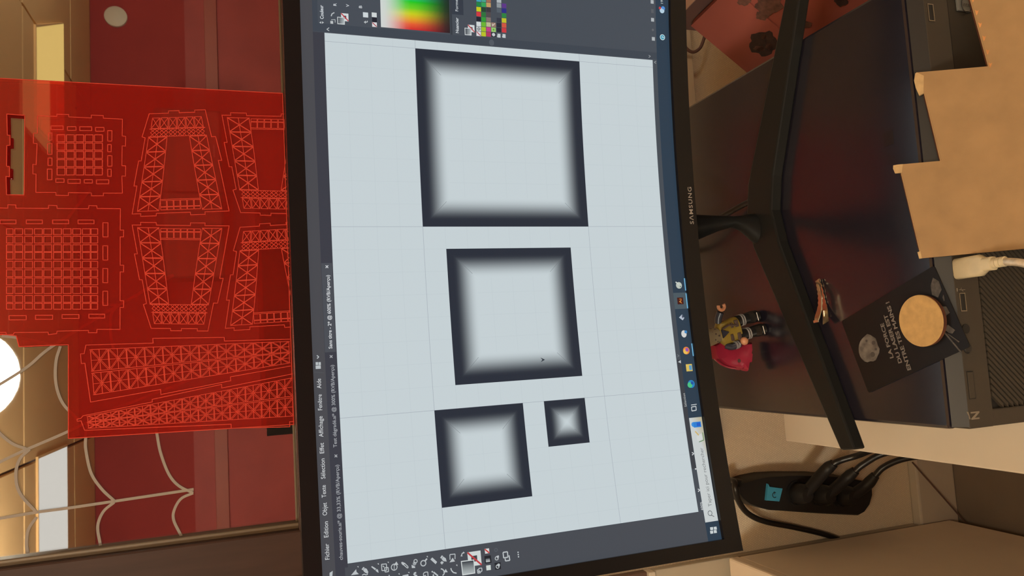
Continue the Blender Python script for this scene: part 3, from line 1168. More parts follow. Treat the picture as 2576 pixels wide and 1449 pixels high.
for y0, y1 in ((700, 731), (738, 776), (865, 897)):
    a, b = SP(1720, y1), SP(1720, y0)
    pk.rect(SP(1725, y1)[0], SP(1725, y0)[0], ZB, ZB + 0.0009, (112, 176, 214), 6)
pk.disc(1666, 94, 0.0024, (198, 218, 222), 5, 20)
pk.disc(1666, 94, 0.0018, (58, 150, 176), 6, 20)
pk.text('?', (1669.6, 96.5), (1669.4, 91.7), 7 * MM, (206, 222, 226), 7, 0.012)
pk.disc(1665, 27, 0.0022, (178, 204, 220), 5, 14)
pk.disc(1667.5, 21.5, 0.0018, (80, 140, 210), 5, 14)
pk.disc(1659.5, 20.5, 0.0011, (196, 62, 66), 6, 12)
pk.text('19', (1667.5, 9.5), (1667, 0.8), 7.5 * MM, (196, 204, 206), 5, 0.004)
pk.build('task_bar')

# ---- stand
zf0, zf1 = ZPC, ZPC + 0.0115


plan = [(-0.2085, -0.0290), (-0.030, 0.0585), (0.0, 0.0640), (0.030, 0.0585), (0.2085, -0.0290),
        (0.2065, -0.0445), (0.030, 0.0225), (0.0, 0.0285), (-0.030, 0.0225), (-0.2065, -0.0445)]
MB().prism([Vector((x, y, zf0)) for x, y in plan], (0, 0, zf1 - zf0)).build('foot', M['foot'], mon, False, 0.0016)
for sgn in (-1, 1):
    MB().lathe([(0.006, 0), (0.006, 0.003)], (sgn * 0.165, -0.014, ZPC), n=14).build('foot_pad', M['shell'], mon)


def ell(cx, cy, z, rx, ry, n=20):
    return [Vector((cx + rx * math.cos(2 * math.pi * k / n), cy + ry * math.sin(2 * math.pi * k / n), z))
            for k in range(n)]


MB().loft([ell(-0.013, 0.054, zf1 - 0.001, 0.0145, 0.009), ell(-0.011, 0.054, zf1 + 0.005, 0.0120, 0.0085),
           ell(-0.008, 0.055, -0.244, 0.0075, 0.0075), ell(-0.0062, 0.055, -0.233, 0.0050, 0.0072),
           ell(-0.008, 0.055, -0.216, 0.0075, 0.0075), ell(-0.012, 0.055, -0.190, 0.0125, 0.009),
           ell(-0.014, 0.052, -0.150, 0.0200, 0.012), ell(-0.008, 0.046, -0.09, 0.030, 0.018),
           ell(-0.006, 0.042, -0.03, 0.030, 0.018)]).build('neck', M['foot'], mon, True)

# ================================================================== COMPUTER LYING ON ITS SIDE
PX0, PX1, PY0, PY1 = -0.1855, 0.1415, -0.131, 0.205
pcx = thing('desktop_computer', (0, 0.03, ZDESK), 'dark grey desktop computer lying flat on the cream desk under the monitor',
            'computer')
MB().rbox(PX0 + 0.001, PX1 - 0.001, PY0 + 0.012, PY1, ZDESK, ZPC - 0.002, 0.003).build('case', M['pctop'], pcx, True)
MB().rbox(PX0, PX1, -0.123, PY1 + 0.001, ZPC - 0.008, ZPC, 0.0025).build('side_panel', M['pctop'], pcx, True)
band = MB()
band.prism([(PX0 + 0.0015, -0.1238, ZPC - 0.0008), (PX0 + 0.0015, -0.1312, ZPC - 0.0085), (PX0 + 0.0015, -0.124, ZPC - 0.012)],
           (PX1 - PX0 - 0.003, 0, 0))
band.build('edge_strip', M['pcband'], pcx)
ZGR = -0.3005                                  # the ribbed part begins here
MB().rbox(PX0, PX1, PY0, PY0 + 0.014, ZGR, ZPC - 0.0085, 0.001).build('front_plate', M['pcfront'], pcx, True)
MB().box(PX0, PX1, PY0 + 0.0036, PY0 + 0.014, ZDESK + 0.004, ZGR).build('grille_backing', M['pcdark'], pcx)
MB().rbox(PX0, PX0 + 0.012, PY0 + 0.001, PY0 + 0.012, ZDESK + 0.004, ZGR, 0.001).build('grille_rim', M['pcfront'], pcx)
MB().rbox(0.069, PX1, PY0 + 0.0008, PY0 + 0.012, ZDESK + 0.004, ZGR, 0.001).build('blank_cover', M['pcblank'], pcx)
# slanted ribs, each a piece
step = 0.0046
gx0, gx1, gz0, gz1 = PX0 + 0.012, 0.066, ZDESK + 0.012, ZGR - 0.002
sl = 1.05
k = 0
c = gx0 - (gz1 - gz0) / sl
while c < gx1:
    # x = c + (gz1 - z)/sl  -> lower end lies further to the left (seen upright)
    zt, zb_ = gz1, gz0
    xa, xb = c + (gz1 - gz0) / sl, c
    p_top = Vector((xa, 0, zt))
    p_bot = Vector((xb, 0, zb_))
    d = p_bot - p_top
    t0, t1 = 0.0, 1.0
    if p_top.x > gx1:
        t0 = (gx1 - p_top.x) / d.x
    if p_bot.x < gx0:
        t1 = (gx0 - p_top.x) / d.x
    if t1 - t0 > 0.05:
        a, b = p_top + d * t0, p_top + d * t1
        w = 0.0030
        MB().prism([(a.x, PY0 + 0.001, a.z), (a.x + w, PY0 + 0.001, a.z), (b.x + w, PY0 + 0.001, b.z), (b.x, PY0 + 0.001, b.z)],
                   (0, 0.003, 0)).build('grille_rib', M['pcgrille'], pcx)
    c += step


def on_front(x, y):
    return ony(x, y, PY0)


def front_frame(x0, x1, z0, z1, t, m, name, parent, out=0.0006):
    f = MB()
    y0, y1 = PY0 - out, PY0 + 0.002
    f.box(x0, x1, y0, y1, z1 - t, z1).box(x0, x1, y0, y1, z0, z0 + t)
    f.box(x0, x0 + t, y0, y1, z0 + t, z1 - t).box(x1 - t, x1, y0, y1, z0 + t, z1 - t)
    return f.build(name, m, parent)


a, b = on_front(2412, 737), on_front(2430, 783)
for dx in (0.0, 0.211):
    up_ = front_frame(b.x + dx, a.x + dx, b.z - 0.0005, b.z + 0.0052, 0.0007, M['metal'], 'usb_port', pcx)
    MB().box(b.x + dx + 0.0007, a.x + dx - 0.0007, PY0 - 0.0002, PY0 + 0.001, b.z + 0.0002, b.z + 0.0045).build(
        'port_opening', M['pcdark'], up_)
    MB().box(b.x + dx + 0.001, a.x + dx - 0.001, PY0 - 0.0004, PY0 + 0.001, b.z + 0.0024, b.z + 0.0040).build(
        'port_tongue', M['pcband'], up_)
p = on_front(2429, 827)
MB().lathe([(0.0034, -0.0006), (0.0034, 0.001)], (p.x, PY0, p.z), 'y', 18).build('headphone_socket', M['pcdark'], pcx)
p = on_front(2433, 876)
MB().lathe([(0.003, -0.0012), (0.0038, 0.0), (0.0038, 0.001)], (p.x, PY0, p.z), 'y', 18).build('screw_head', M['pcband'], pcx, True)
a, b = on_front(2432, 934), on_front(2455, 1003)
pb_ = front_frame(b.x, a.x, b.z, a.z + 0.0005, 0.00045, M['pcdark'], 'power_button', pcx, 0.0002)
MB().rbox(b.x + 0.0006, a.x - 0.0006, PY0 - 0.0005, PY0 + 0.001, b.z + 0.0006, a.z - 0.0001, 0.0003).build(
    'button_cap', M['pcfront'], pb_)
# trident mark next to the port
p0 = on_front(2412, 729)
tm = MB()
yy = PY0 - 0.0002
for (ax, az, bx, bz) in ((0, 0, 0, -0.0058), (0, -0.001, 0.0012, -0.0026), (0, -0.0022, -0.0012, -0.0038),
                         (-0.0012, 0.0018, 0.0012, 0.0018)):
    tm.tube([(p0.x + ax, yy, p0.z + az), (p0.x + bx, yy, p0.z + bz)], 0.00022, 6)
tm.build('port_mark', M['logo'], pcx)
# maker letters: they read with the case standing upright
z1p, z2p = on_front(2443, 1056), on_front(2463, 1034)
zx0, zx1, zz1, zz0 = z1p.x, z2p.x, z1p.z, z2p.z
lg = MB()
e = -0.0003


def lp(u, v):                                   # u runs to the case's right (down here), v up (to +x)
    return Vector((zx0 + (zx1 - zx0) * v, PY0 + e, zz1 + (zz0 - zz1) * u))


lg.prism([lp(0.02, 1), lp(0.98, 1), lp(0.98, 0.82), lp(0.40, 0.2), lp(0.92, 0.2), lp(0.92, 0), lp(0.02, 0), lp(0.02, 0.18),
          lp(0.62, 0.8), lp(0.02, 0.8)], (0, 0.0006, 0))
lg.build('maker_letter', M['logo'], pcx)
lg = MB()
q1, q2 = on_front(2434, 1036), on_front(2439, 1055)
lg.prism([(q1.x, PY0 + e, q1.z + 0.0006), (q1.x, PY0 + e, q1.z - 0.0003), (q2.x, PY0 + e, q2.z - 0.0008), (q2.x, PY0 + e, q2.z + 0.0001)],
         (0, 0.0006, 0))
lg.build('maker_bar', M['logo'], pcx)
# sticker with an oval emblem
a, b = on_front(2409, 26), on_front(2440, -12)
st = MB().rbox(a.x, b.x, PY0 - 0.0004 + 0.001, PY0 + 0.003, b.z, a.z, 0.0002)
st.v = [Vector((v.x, v.y - 0.0012 + 0.0, v.z)) for v in st.v]
sto = st.build('sticker', M['sticker'], pcx)
ov = MB()
cx, cz = (a.x + b.x) / 2 - 0.002, (a.z + b.z) / 2 - 0.001
ys_ = PY0 - 0.0010
ov.tube([(cx + 0.0062 * math.cos(w), ys_, cz + 0.0046 * math.sin(w)) for w in [k * math.pi / 10 for k in range(20)]], 0.0003, 6)
ov.build('sticker_ring', M['pcband'], sto)
vs, fs, w = text_shape('intel', 0.0)
MB().add([(cx - 0.0016 + y * 0.0036, ys_ - 0.0003, cz + 0.0038 - x * 0.0076 / w) for x, y in vs], fs).build(
    'sticker_word', M['pcband'], sto)
sq = onz(2235, 348, ZPC)
MB().rbox(sq.x - 0.0055, sq.x + 0.0055, sq.y - 0.0045, sq.y + 0.0045, ZPC - 0.0002, ZPC + 0.0004, 0.0001).build('square_label', M['film'], pcx)

# ================================================================== DESK, CABINET, LOW PANEL
d1 = onz(1980, 1108, ZDESK)
desk = thing('desk', (0.3, 0.0, FLOOR), 'cream laminate desk carrying the computer', 'desk')
dx0, dx1, dy0, dy1 = d1.x - 0.001, 1.25, -0.80, d1.y + 0.004
MB().rbox(dx0, dx1, dy0, dy1, ZDESK - 0.028, ZDESK, 0.002).build('desk_top', M['cream'], desk, True)
for x in (dx0 + 0.10, dx1 - 0.10):
    for y in (dy0 + 0.06, dy1 - 0.06):
        MB().rbox(x - 0.02, x + 0.02, y - 0.02, y + 0.02, FLOOR, ZDESK - 0.028, 0.003).build('leg', M['lampmetal'], desk)

A = ony(1832, 1402, YW - 0.032)
cab = thing('cabinet', (A.x - 0.3, 0.2, FLOOR), 'cream low cabinet beside the wall, its bare side facing the power strip', 'cabinet')
MB().rbox(A.x - 0.62, A.x - 0.001, -0.20, YW - 0.034, FLOOR + 0.04, A.z - 0.020, 0.003).build('body', M['creamedge'], cab, True)
MB().rbox(A.x - 0.62, A.x, -0.21, YW - 0.032, A.z - 0.020, A.z, 0.004).build('top', M['creamedge'], cab, True)
MB().box(A.x - 0.60, A.x - 0.02, -0.17, YW - 0.06, FLOOR, FLOOR + 0.04).build('plinth', M['dbrown'], cab)
for zz in (0.02, 0.22, 0.42):
    MB().rbox(A.x - 0.61, A.x - 0.01, -0.216, -0.2005, A.z - 0.02 - zz - 0.18, A.z - 0.03 - zz, 0.002).build('drawer', M['creamedge'], cab)

lpn = thing('wall_panel', (A.x - 0.3, YW - 0.01, A.z), 'smooth tan panel with a cream ledge behind the low cabinet', 'panel')
za_, zb2, zc2 = ony(1645, 1440, YW - 0.015).z, ony(1628, 1440, YW - 0.015).z, A.z
MB().rbox(A.x - 0.72, A.x - 0.006, YW - 0.015, YW, FLOOR + 0.1, za_, 0.002).build('board', M['tan'], lpn)
MB().rbox(A.x - 0.72, A.x - 0.006, YW - 0.022, YW, za_, zb2, 0.002).build('ledge', M['cream'], lpn)
MB().rbox(A.x - 0.72, A.x - 0.006, YW - 0.015, YW, zb2, 0.08, 0.002).build('upper_board', M['dbrown'], lpn)

# ================================================================== RED ACRYLIC SHEET
YA = YW - 0.0098
tilt = math.radians(0.5)
PA = Vector((0, YA, ZG))
NA = Vector((0, -math.cos(tilt), -math.sin(tilt)))
DA = -NA * 0.003


def ac(x, y):
    return onp(x, y, PA, NA)


sheet = thing('acrylic_sheet', (0.05, YA, ZG), 'translucent red acrylic sheet with engraved lattice tower parts leaning in the window',
              'acrylic sheet')


def z1(x, y):
    return (x / 3.0187, y / 3.0187)


def z2(x, y):
    return (x / 3.0187, 480 + y / 3.0187)


def z3(x, y):
    return (x / 2.963, 960 + y / 2.963)


botl, botr = Vector((0, 0, 0)), Vector((0, 0, 0))
rp, lpx = ac(712, 235), ac(738, 1068)
outer = [ac(-170, 188), Vector((rp.x, YA, ZG)), Vector((lpx.x, YA, ZG)), ac(172, 1103), ac(172, 867), ac(48, 872), ac(41, 845),
         ac(17, 842), ac(-170, 836)]
hole = [z1(52, 866), z1(188, 876), z1(184, 1449), z2(182, 32), z2(50, 30), z1(46, 1340), z1(72, 1342), z1(72, 1264), z1(50, 1262), z1(52, 1105),
        z1(76, 1103), z1(76, 1028), z1(56, 1026)]
MB().prism(outer, DA, [[ac(*p) for p in hole]]).build('sheet', M['acrylic'], sheet)


class Eng:
    def __init__(s):
        s.mb = MB()

    def seg(s, a, b, w=0.0011):
        d = (b - a)
        if d.length < 1e-6:
            return
        d.normalize()
        n = d.cross(NA).normalized() * w * 0.44
        a, b = a - d * w * 0.4 + NA * 0.0003, b + d * w * 0.4 + NA * 0.0003
        s.mb.add([a - n, b - n, b + n, a + n, a - n - NA * 0.0006, b - n - NA * 0.0006, b + n - NA * 0.0006, a + n - NA * 0.0006],
                 [(0, 1, 2, 3), (4, 7, 6, 5), (0, 4, 5, 1), (1, 5, 6, 2), (2, 6, 7, 3), (3, 7, 4, 0)])

    def line(s, px, w=0.0011, close=False):
        q = [ac(*p) for p in px]
        if close:
            q.append(q[0])
        for a, b in zip(q[:-1], q[1:]):
            s.seg(a, b, w)

    def rect(s, f, x0, x1, y0, y1, w=0.0011):
        s.line([f(x0, y0), f(x1, y0), f(x1, y1), f(x0, y1)], w, True)

    def build(s, name):
        return s.mb.build(name, M['engrave'], sheet)


eb = Eng()                                      # bright strips paint the glow of the sheet's cut edges
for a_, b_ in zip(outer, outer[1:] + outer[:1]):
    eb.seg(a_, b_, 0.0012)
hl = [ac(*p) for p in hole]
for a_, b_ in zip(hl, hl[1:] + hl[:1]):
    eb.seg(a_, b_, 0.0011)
eb.build('edge_glow')

e1 = Eng()                                      # small floor plate
e1.line([z1(*p) for p in ((285, 880), (432, 884), (432, 868), (522, 870), (522, 888), (694, 896), (694, 874), (785, 878), (785, 898),
                          (930, 905), (928, 1032), (955, 1036), (953, 1110), (928, 1108), (926, 1258), (955, 1260), (953, 1338),
                          (926, 1336))] +
        [z2(*p) for p in ((930, 18), (785, 18), (785, 38), (694, 38), (694, 16), (520, 14), (520, 36), (425, 34), (425, 12), (273, 12))] +
        [z1(*p) for p in ((274, 1322), (250, 1320), (250, 1248), (275, 1250), (282, 1090), (255, 1088), (255, 1012), (284, 1012))], close=True)
for r in ((388, 480, 957, 985), (512, 578, 962, 990), (606, 697, 963, 992), (726, 790, 968, 997), (818, 850, 992, 1072), (818, 845, 1098, 1152),
          (818, 850, 1182, 1262), (818, 845, 1285, 1340), (424, 487, 1358, 1385), (516, 610, 1362, 1392), (640, 702, 1364, 1390),
          (733, 826, 1366, 1396), (368, 395, 1010, 1065), (362, 395, 1090, 1172), (365, 395, 1200, 1256), (360, 395, 1284, 1365)):
    e1.rect(z1, *r, 0.0012)
for i in range(5):
    for j in range(5):
        x, y = 434 + i * 71, 1024 + j * 63
        e1.rect(z1, x, x + 60, y, y + 53, 0.0013)
e1.build('engraved_plate')

e2 = Eng()                                      # large floor plate
e2.line([z2(*p) for p in ((-60, 128), (60, 132), (60, 106), (120, 108), (122, 132), (368, 134), (370, 110), (432, 112), (434, 134),
                          (672, 136), (676, 112), (735, 114), (737, 134), (915, 136), (913, 298), (940, 298), (938, 350), (913, 350),
                          (913, 565), (940, 565), (938, 616), (913, 616), (912, 835), (940, 835), (938, 886), (912, 886), (912, 1052),
                          (737, 1052), (735, 1078), (672, 1078), (672, 1060), (434, 1066), (430, 1085), (368, 1092), (366, 1074), (110, 1076),
                          (100, 1092), (50, 1092), (45, 1075), (-60, 1075))])
for r in ((0, 122, 222, 250), (200, 322, 222, 250), (400, 522, 222, 250), (593, 714, 222, 250), (782, 820, 242, 350), (782, 818, 418, 526),
          (782, 818, 590, 698), (782, 818, 762, 870), (70, 200, 948, 980), (270, 400, 945, 976), (472, 600, 940, 969), (675, 795, 937, 966)):
    e2.rect(z2, *r, 0.0012)
for i, x in enumerate((50, 113, 188, 262, 333, 407, 480, 553, 626, 692)):
    for j, y in enumerate((288, 345, 410, 468, 535, 600, 662, 728, 795, 855)):
        e2.rect(z2, x, x + (60 if 0 < i < 9 else 50), y, y + (52 if j not in (0, 9) else 44), 0.0012)
e2.build('engraved_plate')


def leg_panel(top, bot, wt, wb):
    """tower leg: narrow end at top (centre, half width), wide end at bot; picture pixels"""
    E_ = Eng()
    T0, B0 = Vector(top), Vector(bot)
    ax = B0 - T0
    perp = Vector((ax.y, -ax.x)).normalized()
    # run perp towards +x of the picture
    if perp.x < 0:
        perp = -perp

    def P(u, v):                                # u in [-1, 1] of the local half width, v along the height
        hw = wt + (wb - wt) * v
        q = T0 + ax * v + perp * (hw * u)
        return (q.x, q.y)
    L = ax.length

    def Q(dx, v):                               # offset in picture pixels
        q = T0 + ax * v + perp * dx
        return (q.x, q.y)
    hw = lambda v: wt + (wb - wt) * v
    # outline with tabs
    ol = [P(-1, 0)]
    for s0_, s1_ in ((-0.32, 0.06), (0.62, 1.0)):
        ol += [P(s0_, 0), P(s0_, -0.022), P(s1_, -0.022), P(s1_, 0)]
    ol += [P(1, 0), P(1.0, 0.25), P(1.12, 0.25), P(1.12, 0.49), P(1.03, 0.49), P(1.0, 1)]
    for s0_, s1_ in ((0.5, 0.2), (-0.5, -0.82)):
        ol += [P(s0_, 1), P(s0_, 1.026), P(s1_, 1.026), P(s1_, 1)]
    ol += [P(-1, 1), P(-1.0, 0.72), P(-1.07, 0.72), P(-1.07, 0.47), P(-1.0, 0.47), P(-1.0, 0.24), P(-1.1, 0.23)]
    E_.line(ol, 0.0011, True)
    w = 0.0010
    # head band of crossed cells
    va, vb, vc = 0.045, 0.150, 0.232
    for i in range(6):
        u0, u1 = -0.86 + i * 0.285, -0.86 + i * 0.285 + 0.25
        a, b, c_, d = P(u0, va), P(u1, va), P(u1, vb), P(u0, vb)
        E_.line([a, b, c_, d], w, True)
        E_.line([a, c_], w)
        E_.line([b, d], w)
        for j in range(2):
            uu0, uu1 = u0 + j * 0.13, u0 + j * 0.13 + 0.13
            for vv0, vv1 in ((vb + 0.008, (vb + vc) / 2), ((vb + vc) / 2, vc)):
                E_.line([P(uu0, vv0), P(uu1, vv1)], w * 0.9)
                E_.line([P(uu1, vv0), P(uu0, vv1)], w * 0.9)
    E_.line([P(-0.9, vb + 0.005), P(0.86, vb + 0.005)], w)
    E_.line([P(-0.9, vc), P(0.86, vc)], w)
    # two slanted legs, each crossed in five cells
    n = 5
    vend = 0.975
    for sg in (-1, 1):
        def o_(v):
            return sg * (hw(v) * 0.90 if sg < 0 else hw(v) * 0.86)

        def i_(v):
            return sg * (hw(v) - 6) * (0.30 + 0.15 * v + 0.03)
        for k in range(n):
            v0 = vc + (vend - vc) * k / n + 0.006
            v1 = vc + (vend - vc) * (k + 1) / n
            a, b, c_, d = Q(o_(v0), v0), Q(i_(v0), v0), Q(i_(v1), v1), Q(o_(v1), v1)
            E_.line([a, b, c_, d], w, True)
            for t in (-0.7, 0.7):
                E_.line([(a[0], a[1] + t), (c_[0], c_[1] + t)], w * 0.8)
                E_.line([(b[0], b[1] + t), (d[0], d[1] + t)], w * 0.8)
            E_.line([((a[0] + b[0]) / 2, (a[1] + b[1]) / 2), ((c_[0] + d[0]) / 2, (c_[1] + d[1]) / 2)], w)
    # rungs at the wide end
    v0, v1, v2 = 0.875, 0.935, 0.968
    ia, ib = -(hw(v0) - 6) * 0.465, (hw(v0) - 6) * 0.465
    E_.line([Q(ia, v0 - 0.012), Q(ib, v0 - 0.012)], w)
    for i in range(6):
        x0, x1 = ia + (ib - ia) * i / 6 + 1, ia + (ib - ia) * (i + 1) / 6 - 1
        E_.line([Q(x0, v0), Q(x1, v0), Q(x1, v1), Q(x0, v1)], w, True)
        E_.line([Q(x0, v1 + 0.006), Q(x1, v1 + 0.006), Q(x1, v2), Q(x0, v2)], w, True)
    E_.build('engraved_leg_panel')


leg_panel(z1(1348, 857), z2(1372, 165), 71, 122)
leg_panel(z2(1365, 1046), z2(1372, 263), 72, 122)
leg_panel(z2(2045, 170), z1(2060, 882), 72, 124)
leg_panel(z2(2040, 264), z2(2085, 1022), 72, 124)


def tower_strip(q, n, tabs, name):
    """long tapered lattice; q = picture pixels a (left, image top), b (right, top), c (right, bottom), d (left, bottom)"""
    E_ = Eng()
    a, b, c_, d = (Vector(p) for p in q)

    def P(u, v):
        r = a.lerp(b, u).lerp(d.lerp(c_, u), v)
        return (r.x, r.y)
    ol = [P(0, -0.08)]
    for t in tabs[0]:
        ol += [P(t[0], -0.08), P(t[0], -0.2), P(t[1], -0.2), P(t[1], -0.08)]
    ol += [P(1, -0.08)]
    E_.line(ol)
    ol = [P(0, -0.08), P(-0.012, 0.1), P(-0.03, 0.1), P(-0.03, 0.3), P(-0.012, 0.3), P(0, 1.12)]
    E_.line(ol)
    ol = [P(0, 1.12)]
    for t in tabs[1]:
        ol += [P(t[0], 1.12), P(t[0], 1.25), P(t[1], 1.25), P(t[1], 1.12)]
    ol += [P(1, 1.12)]
    E_.line(ol)
    w = 0.0010
    for k in range(n):
        u0, u1 = 0.02 + 0.98 * k / n, 0.02 + 0.98 * (k + 1) / n - 0.004
        for j in range(2):
            v0, v1 = j * 0.5 + 0.02, j * 0.5 + 0.48
            E_.line([P(u0, v0), P(u1, v0), P(u1, v1), P(u0, v1)], w, True)
            for t in (-0.012, 0.012):
                E_.line([P(u0 + t * 0.3, v0), P(u1 + t * 0.3, v1)], w * 0.8)
                E_.line([P(u1 + t * 0.3, v0), P(u0 + t * 0.3, v1)], w * 0.8)
            um = (u0 + u1) / 2
            E_.line([P(um, v0), P(um, v1)], w)
            vm = (v0 + v1) / 2
            E_.line([P(u0, vm), P(u1, vm)], w * 0.8)
    E_.build(name)


tower_strip([z2(655, 1200), z2(2200, 1140), z2(2205, 1310), z3(672, 110)], 11, (((0.33, 0.68),), ((0.35, 0.7),)), 'engraved_tower_strip')
tower_strip([z3(620, 262), z3(2185, -35), z3(2190, 262), z3(630, 352)], 13, (((0.33, 0.66),), ((0.7, 0.98),)), 'engraved_tower_strip')

# ================================================================== WEB DRAWN ON THE GLASS
YWEB = YGL - 0.0002


def wp(x, y):
    return ony(x, y, YWEB)


def web_line(mb, pts, w=0.0045, k=8):
    q = [wp(*p) for p in pts]
    if len(q) > 2:
        q = smooth_path(q, k)
    n_ = Vector((0, -1, 0))
    ring = []
    for i, p in enumerate(q):
        t = (q[min(i + 1, len(q) - 1)] - q[max(i - 1, 0)]).normalized()
        s = t.cross(n_).normalized() * w / 2
        ring.append([p - s, p + s, p + s + n_ * 0.0003, p - s + n_ * 0.0003])
    mb.loft(ring)


webt = thing('web_drawing', wp(200, 1200), 'pale spider web drawn in marker lines on the window glass', 'drawing')
radials = [((-60, 1313), (0, 1304), (90, 1289), (172, 1278), (287, 1261), (487, 1231)),
           ((-60, 1192), (0, 1162), (64, 1132), (170, 1086), (283, 1032), (466, 960), (560, 925)),
           ((-60, 1003), (63, 927), (132, 871), (298, 768), (437, 692))]
arcs = [((-60, 1030), (20, 1108), (68, 1130)), ((75, 1130), (50, 1155), (40, 1193), (50, 1240), (92, 1289)), ((92, 1301), (72, 1331), (67, 1365), (70, 1392)),
        ((152, 871), (141, 910), (141, 965), (158, 1014), (197, 1056)), ((219, 1060), (216, 1100), (216, 1130), (229, 1189), (256, 1230), (288, 1260)),
        ((288, 1263), (260, 1287), (246, 1324), (253, 1372)), ((393, 1000), (390, 1050), (396, 1098), (405, 1142), (425, 1193), (450, 1222), (486, 1240)),
        ((486, 1240), (456, 1254), (439, 1281), (437, 1308), (456, 1348)), ((300, 768), (281, 788), (278, 828), (285, 874), (308, 930), (345, 975)),
        ((298, 768), (262, 764), (232, 742), (199, 692), (166, 620), (166, 563), (199, 513), (225, 480)),
        ((5, 845), (60, 852), (132, 868)), ((437, 692), (400, 705), (340, 745))]
for k_, r in enumerate(radials):
    mb = MB()
    web_line(mb, r, 0.0038)
    mb.move(Matrix.Translation((0, -0.00008 * k_, 0)))
    mb.build('web_thread', M['web'], webt)
for k_, r in enumerate(arcs):
    mb = MB()
    web_line(mb, r, 0.0037)
    mb.move(Matrix.Translation((0, -0.00030 - 0.00005 * k_, 0)))
    mb.build('web_thread', M['web'], webt)

# ================================================================== THINGS ON THE COMPUTER
# black card with lettering
c1, c2, c4 = onz(2119, 808, ZPC), onz(2345, 672, ZPC), onz(2176, 993, ZPC)
uL = Vector((c2.x - c1.x, c2.y - c1.y, 0))                    # along the long side
uS = Vector((c4.x - c1.x, c4.y - c1.y, 0))
LL, SS = 0.0985, 0.0615
uL.normalize()
uS = uS - uL * uS.dot(uL)
uS.normalize()
zc = ZPC + 0.0010
card = thing('card', c1 + uL * LL / 2 + uS * SS / 2, 'black card with silver lettering lying askew on the computer', 'card')


def CP(a, b, h=0.0):                                        # a along the long side, b along the short side
    return Vector((c1.x, c1.y, zc)) + uL * a + uS * b + Vector((0, 0, h))


rc = 0.0018
pts = []
for (a, b, st_) in ((rc, rc, 180), (LL - rc, rc, 270), (LL - rc, SS - rc, 0), (rc, SS - rc, 90)):
    for k in range(5):
        w = math.radians(st_ + k * 22.5)
        pts.append(CP(a + rc * math.cos(w), b + rc * math.sin(w)))
MB().prism(pts, (0, 0, -0.0008)).build('card_sheet', M['card'], card)


def card_px(x, y):
    return onz(x, y, zc + 0.0002)


def card_text(body, p0, p1, cap):
    a, b = card_px(*p0), card_px(*p1)
    d = b - a
    vs, fs, w = text_shape(body, 0.03)
    up = uL * -1
    kx = d.length / w
    d.normalize()
    up = Vector((0, 0, 1)).cross(d).normalized()
    MB().add([a + d * (x * kx) + up * (y * cap) + Vector((0, 0, 0.0002)) for x, y in vs], fs).build('card_lettering', M['ink_grey'], card)


M['ink_grey'] = mat('silver_card_print', (0.15, 0.13, 0.118), 0.5)
M['ink_dim'] = mat('dim_card_print', (0.06, 0.053, 0.048), 0.5, var=0.5, scale=300)
M['ink_moon'] = mat('moon_card_print', (0.105, 0.092, 0.083), 0.5, var=0.55, scale=160)
M['ink_crater'] = mat('crater_card_print', (0.05, 0.042, 0.04), 0.5)


def cz(x, y):                                                # pixels of the close view of the card
    return (2100 + x / 4.3917, 680 + y / 4.3917)


card_text('LA FORCE', cz(652, 965), cz(540, 580), 0.0034)
card_text('DU LASER EST', cz(745, 1018), cz(578, 482), 0.0034)
card_text('ENTRE TES MAINS !', cz(846, 1096), cz(600, 342), 0.0034)


def card_blob(px, m, name, h=0.0001):
    MB().prism([card_px(*cz(*p)) + Vector((0, 0, h)) for p in px], (0, 0, -0.0003)).build(name, m, card)


# a plain grey moon and loose streaks stand in for the printed picture
moon = []
for k in range(22):
    w = 2 * math.pi * k / 22
    rr = 1.0 + (0.05 * math.sin(3 * w) + 0.05 * math.sin(7 * w + 1)) * (1 if math.cos(w) > -0.2 else 0.1)
    moon.append((376 + 112 * rr * math.cos(w), 868 + 152 * rr * math.sin(w)))
card_blob(moon, M['ink_moon'], 'printed_moon')
for cx_, cy_, r_ in ((430, 800, 24), (420, 930, 30), (455, 870, 16), (352, 780, 14)):
    card_blob([(cx_ + r_ * 0.8 * math.cos(k * 0.63), cy_ + r_ * math.sin(k * 0.63)) for k in range(10)], M['ink_crater'], 'printed_crater', 0.0003)
for s_ in (((1085, 80), (1150, 120), (1180, 210), (1140, 300), (1075, 270), (1060, 170)), ((1165, 400), (1230, 400), (1270, 470), (1230, 500)),
           ((1205, 650), (1250, 600), (1330, 660), (1300, 700), (1260, 690)), ((1195, 680), (1210, 670), (1410, 910), (1398, 920)),
           ((1240, 700), (1262, 705), (1380, 788), (1370, 796)), ((1190, 300), (1200, 270), (1216, 330), (1205, 340))):
    card_blob(s_, M['ink_dim'], 'printed_streak')

# round wooden disc on the card
dc = onz(2314, 807, zc + 0.0045)
dk = thing('wooden_disc', (dc.x, dc.y, zc), 'round tan board disc lying on the black card', 'disc')
MB().lathe([(0.0184, 0.0003), (0.0187, 0.0035)], (dc.x, dc.y, zc), n=48).build('burnt_rim', M['burnt'], dk, True)
MB().lathe([(0.0186, 0.0035), (0.0184, 0.0042)], (dc.x, dc.y, zc), n=48).build('face', M['disc'], dk, True)

# hair clip
hc = thing('hair_clip', onz(2066, 760, ZPC), 'gold toned metal hair clip lying beside the monitor foot', 'hair clip')


def hz(x, y):
    return (2020 + x / 9.66, 680 + y / 9.66)


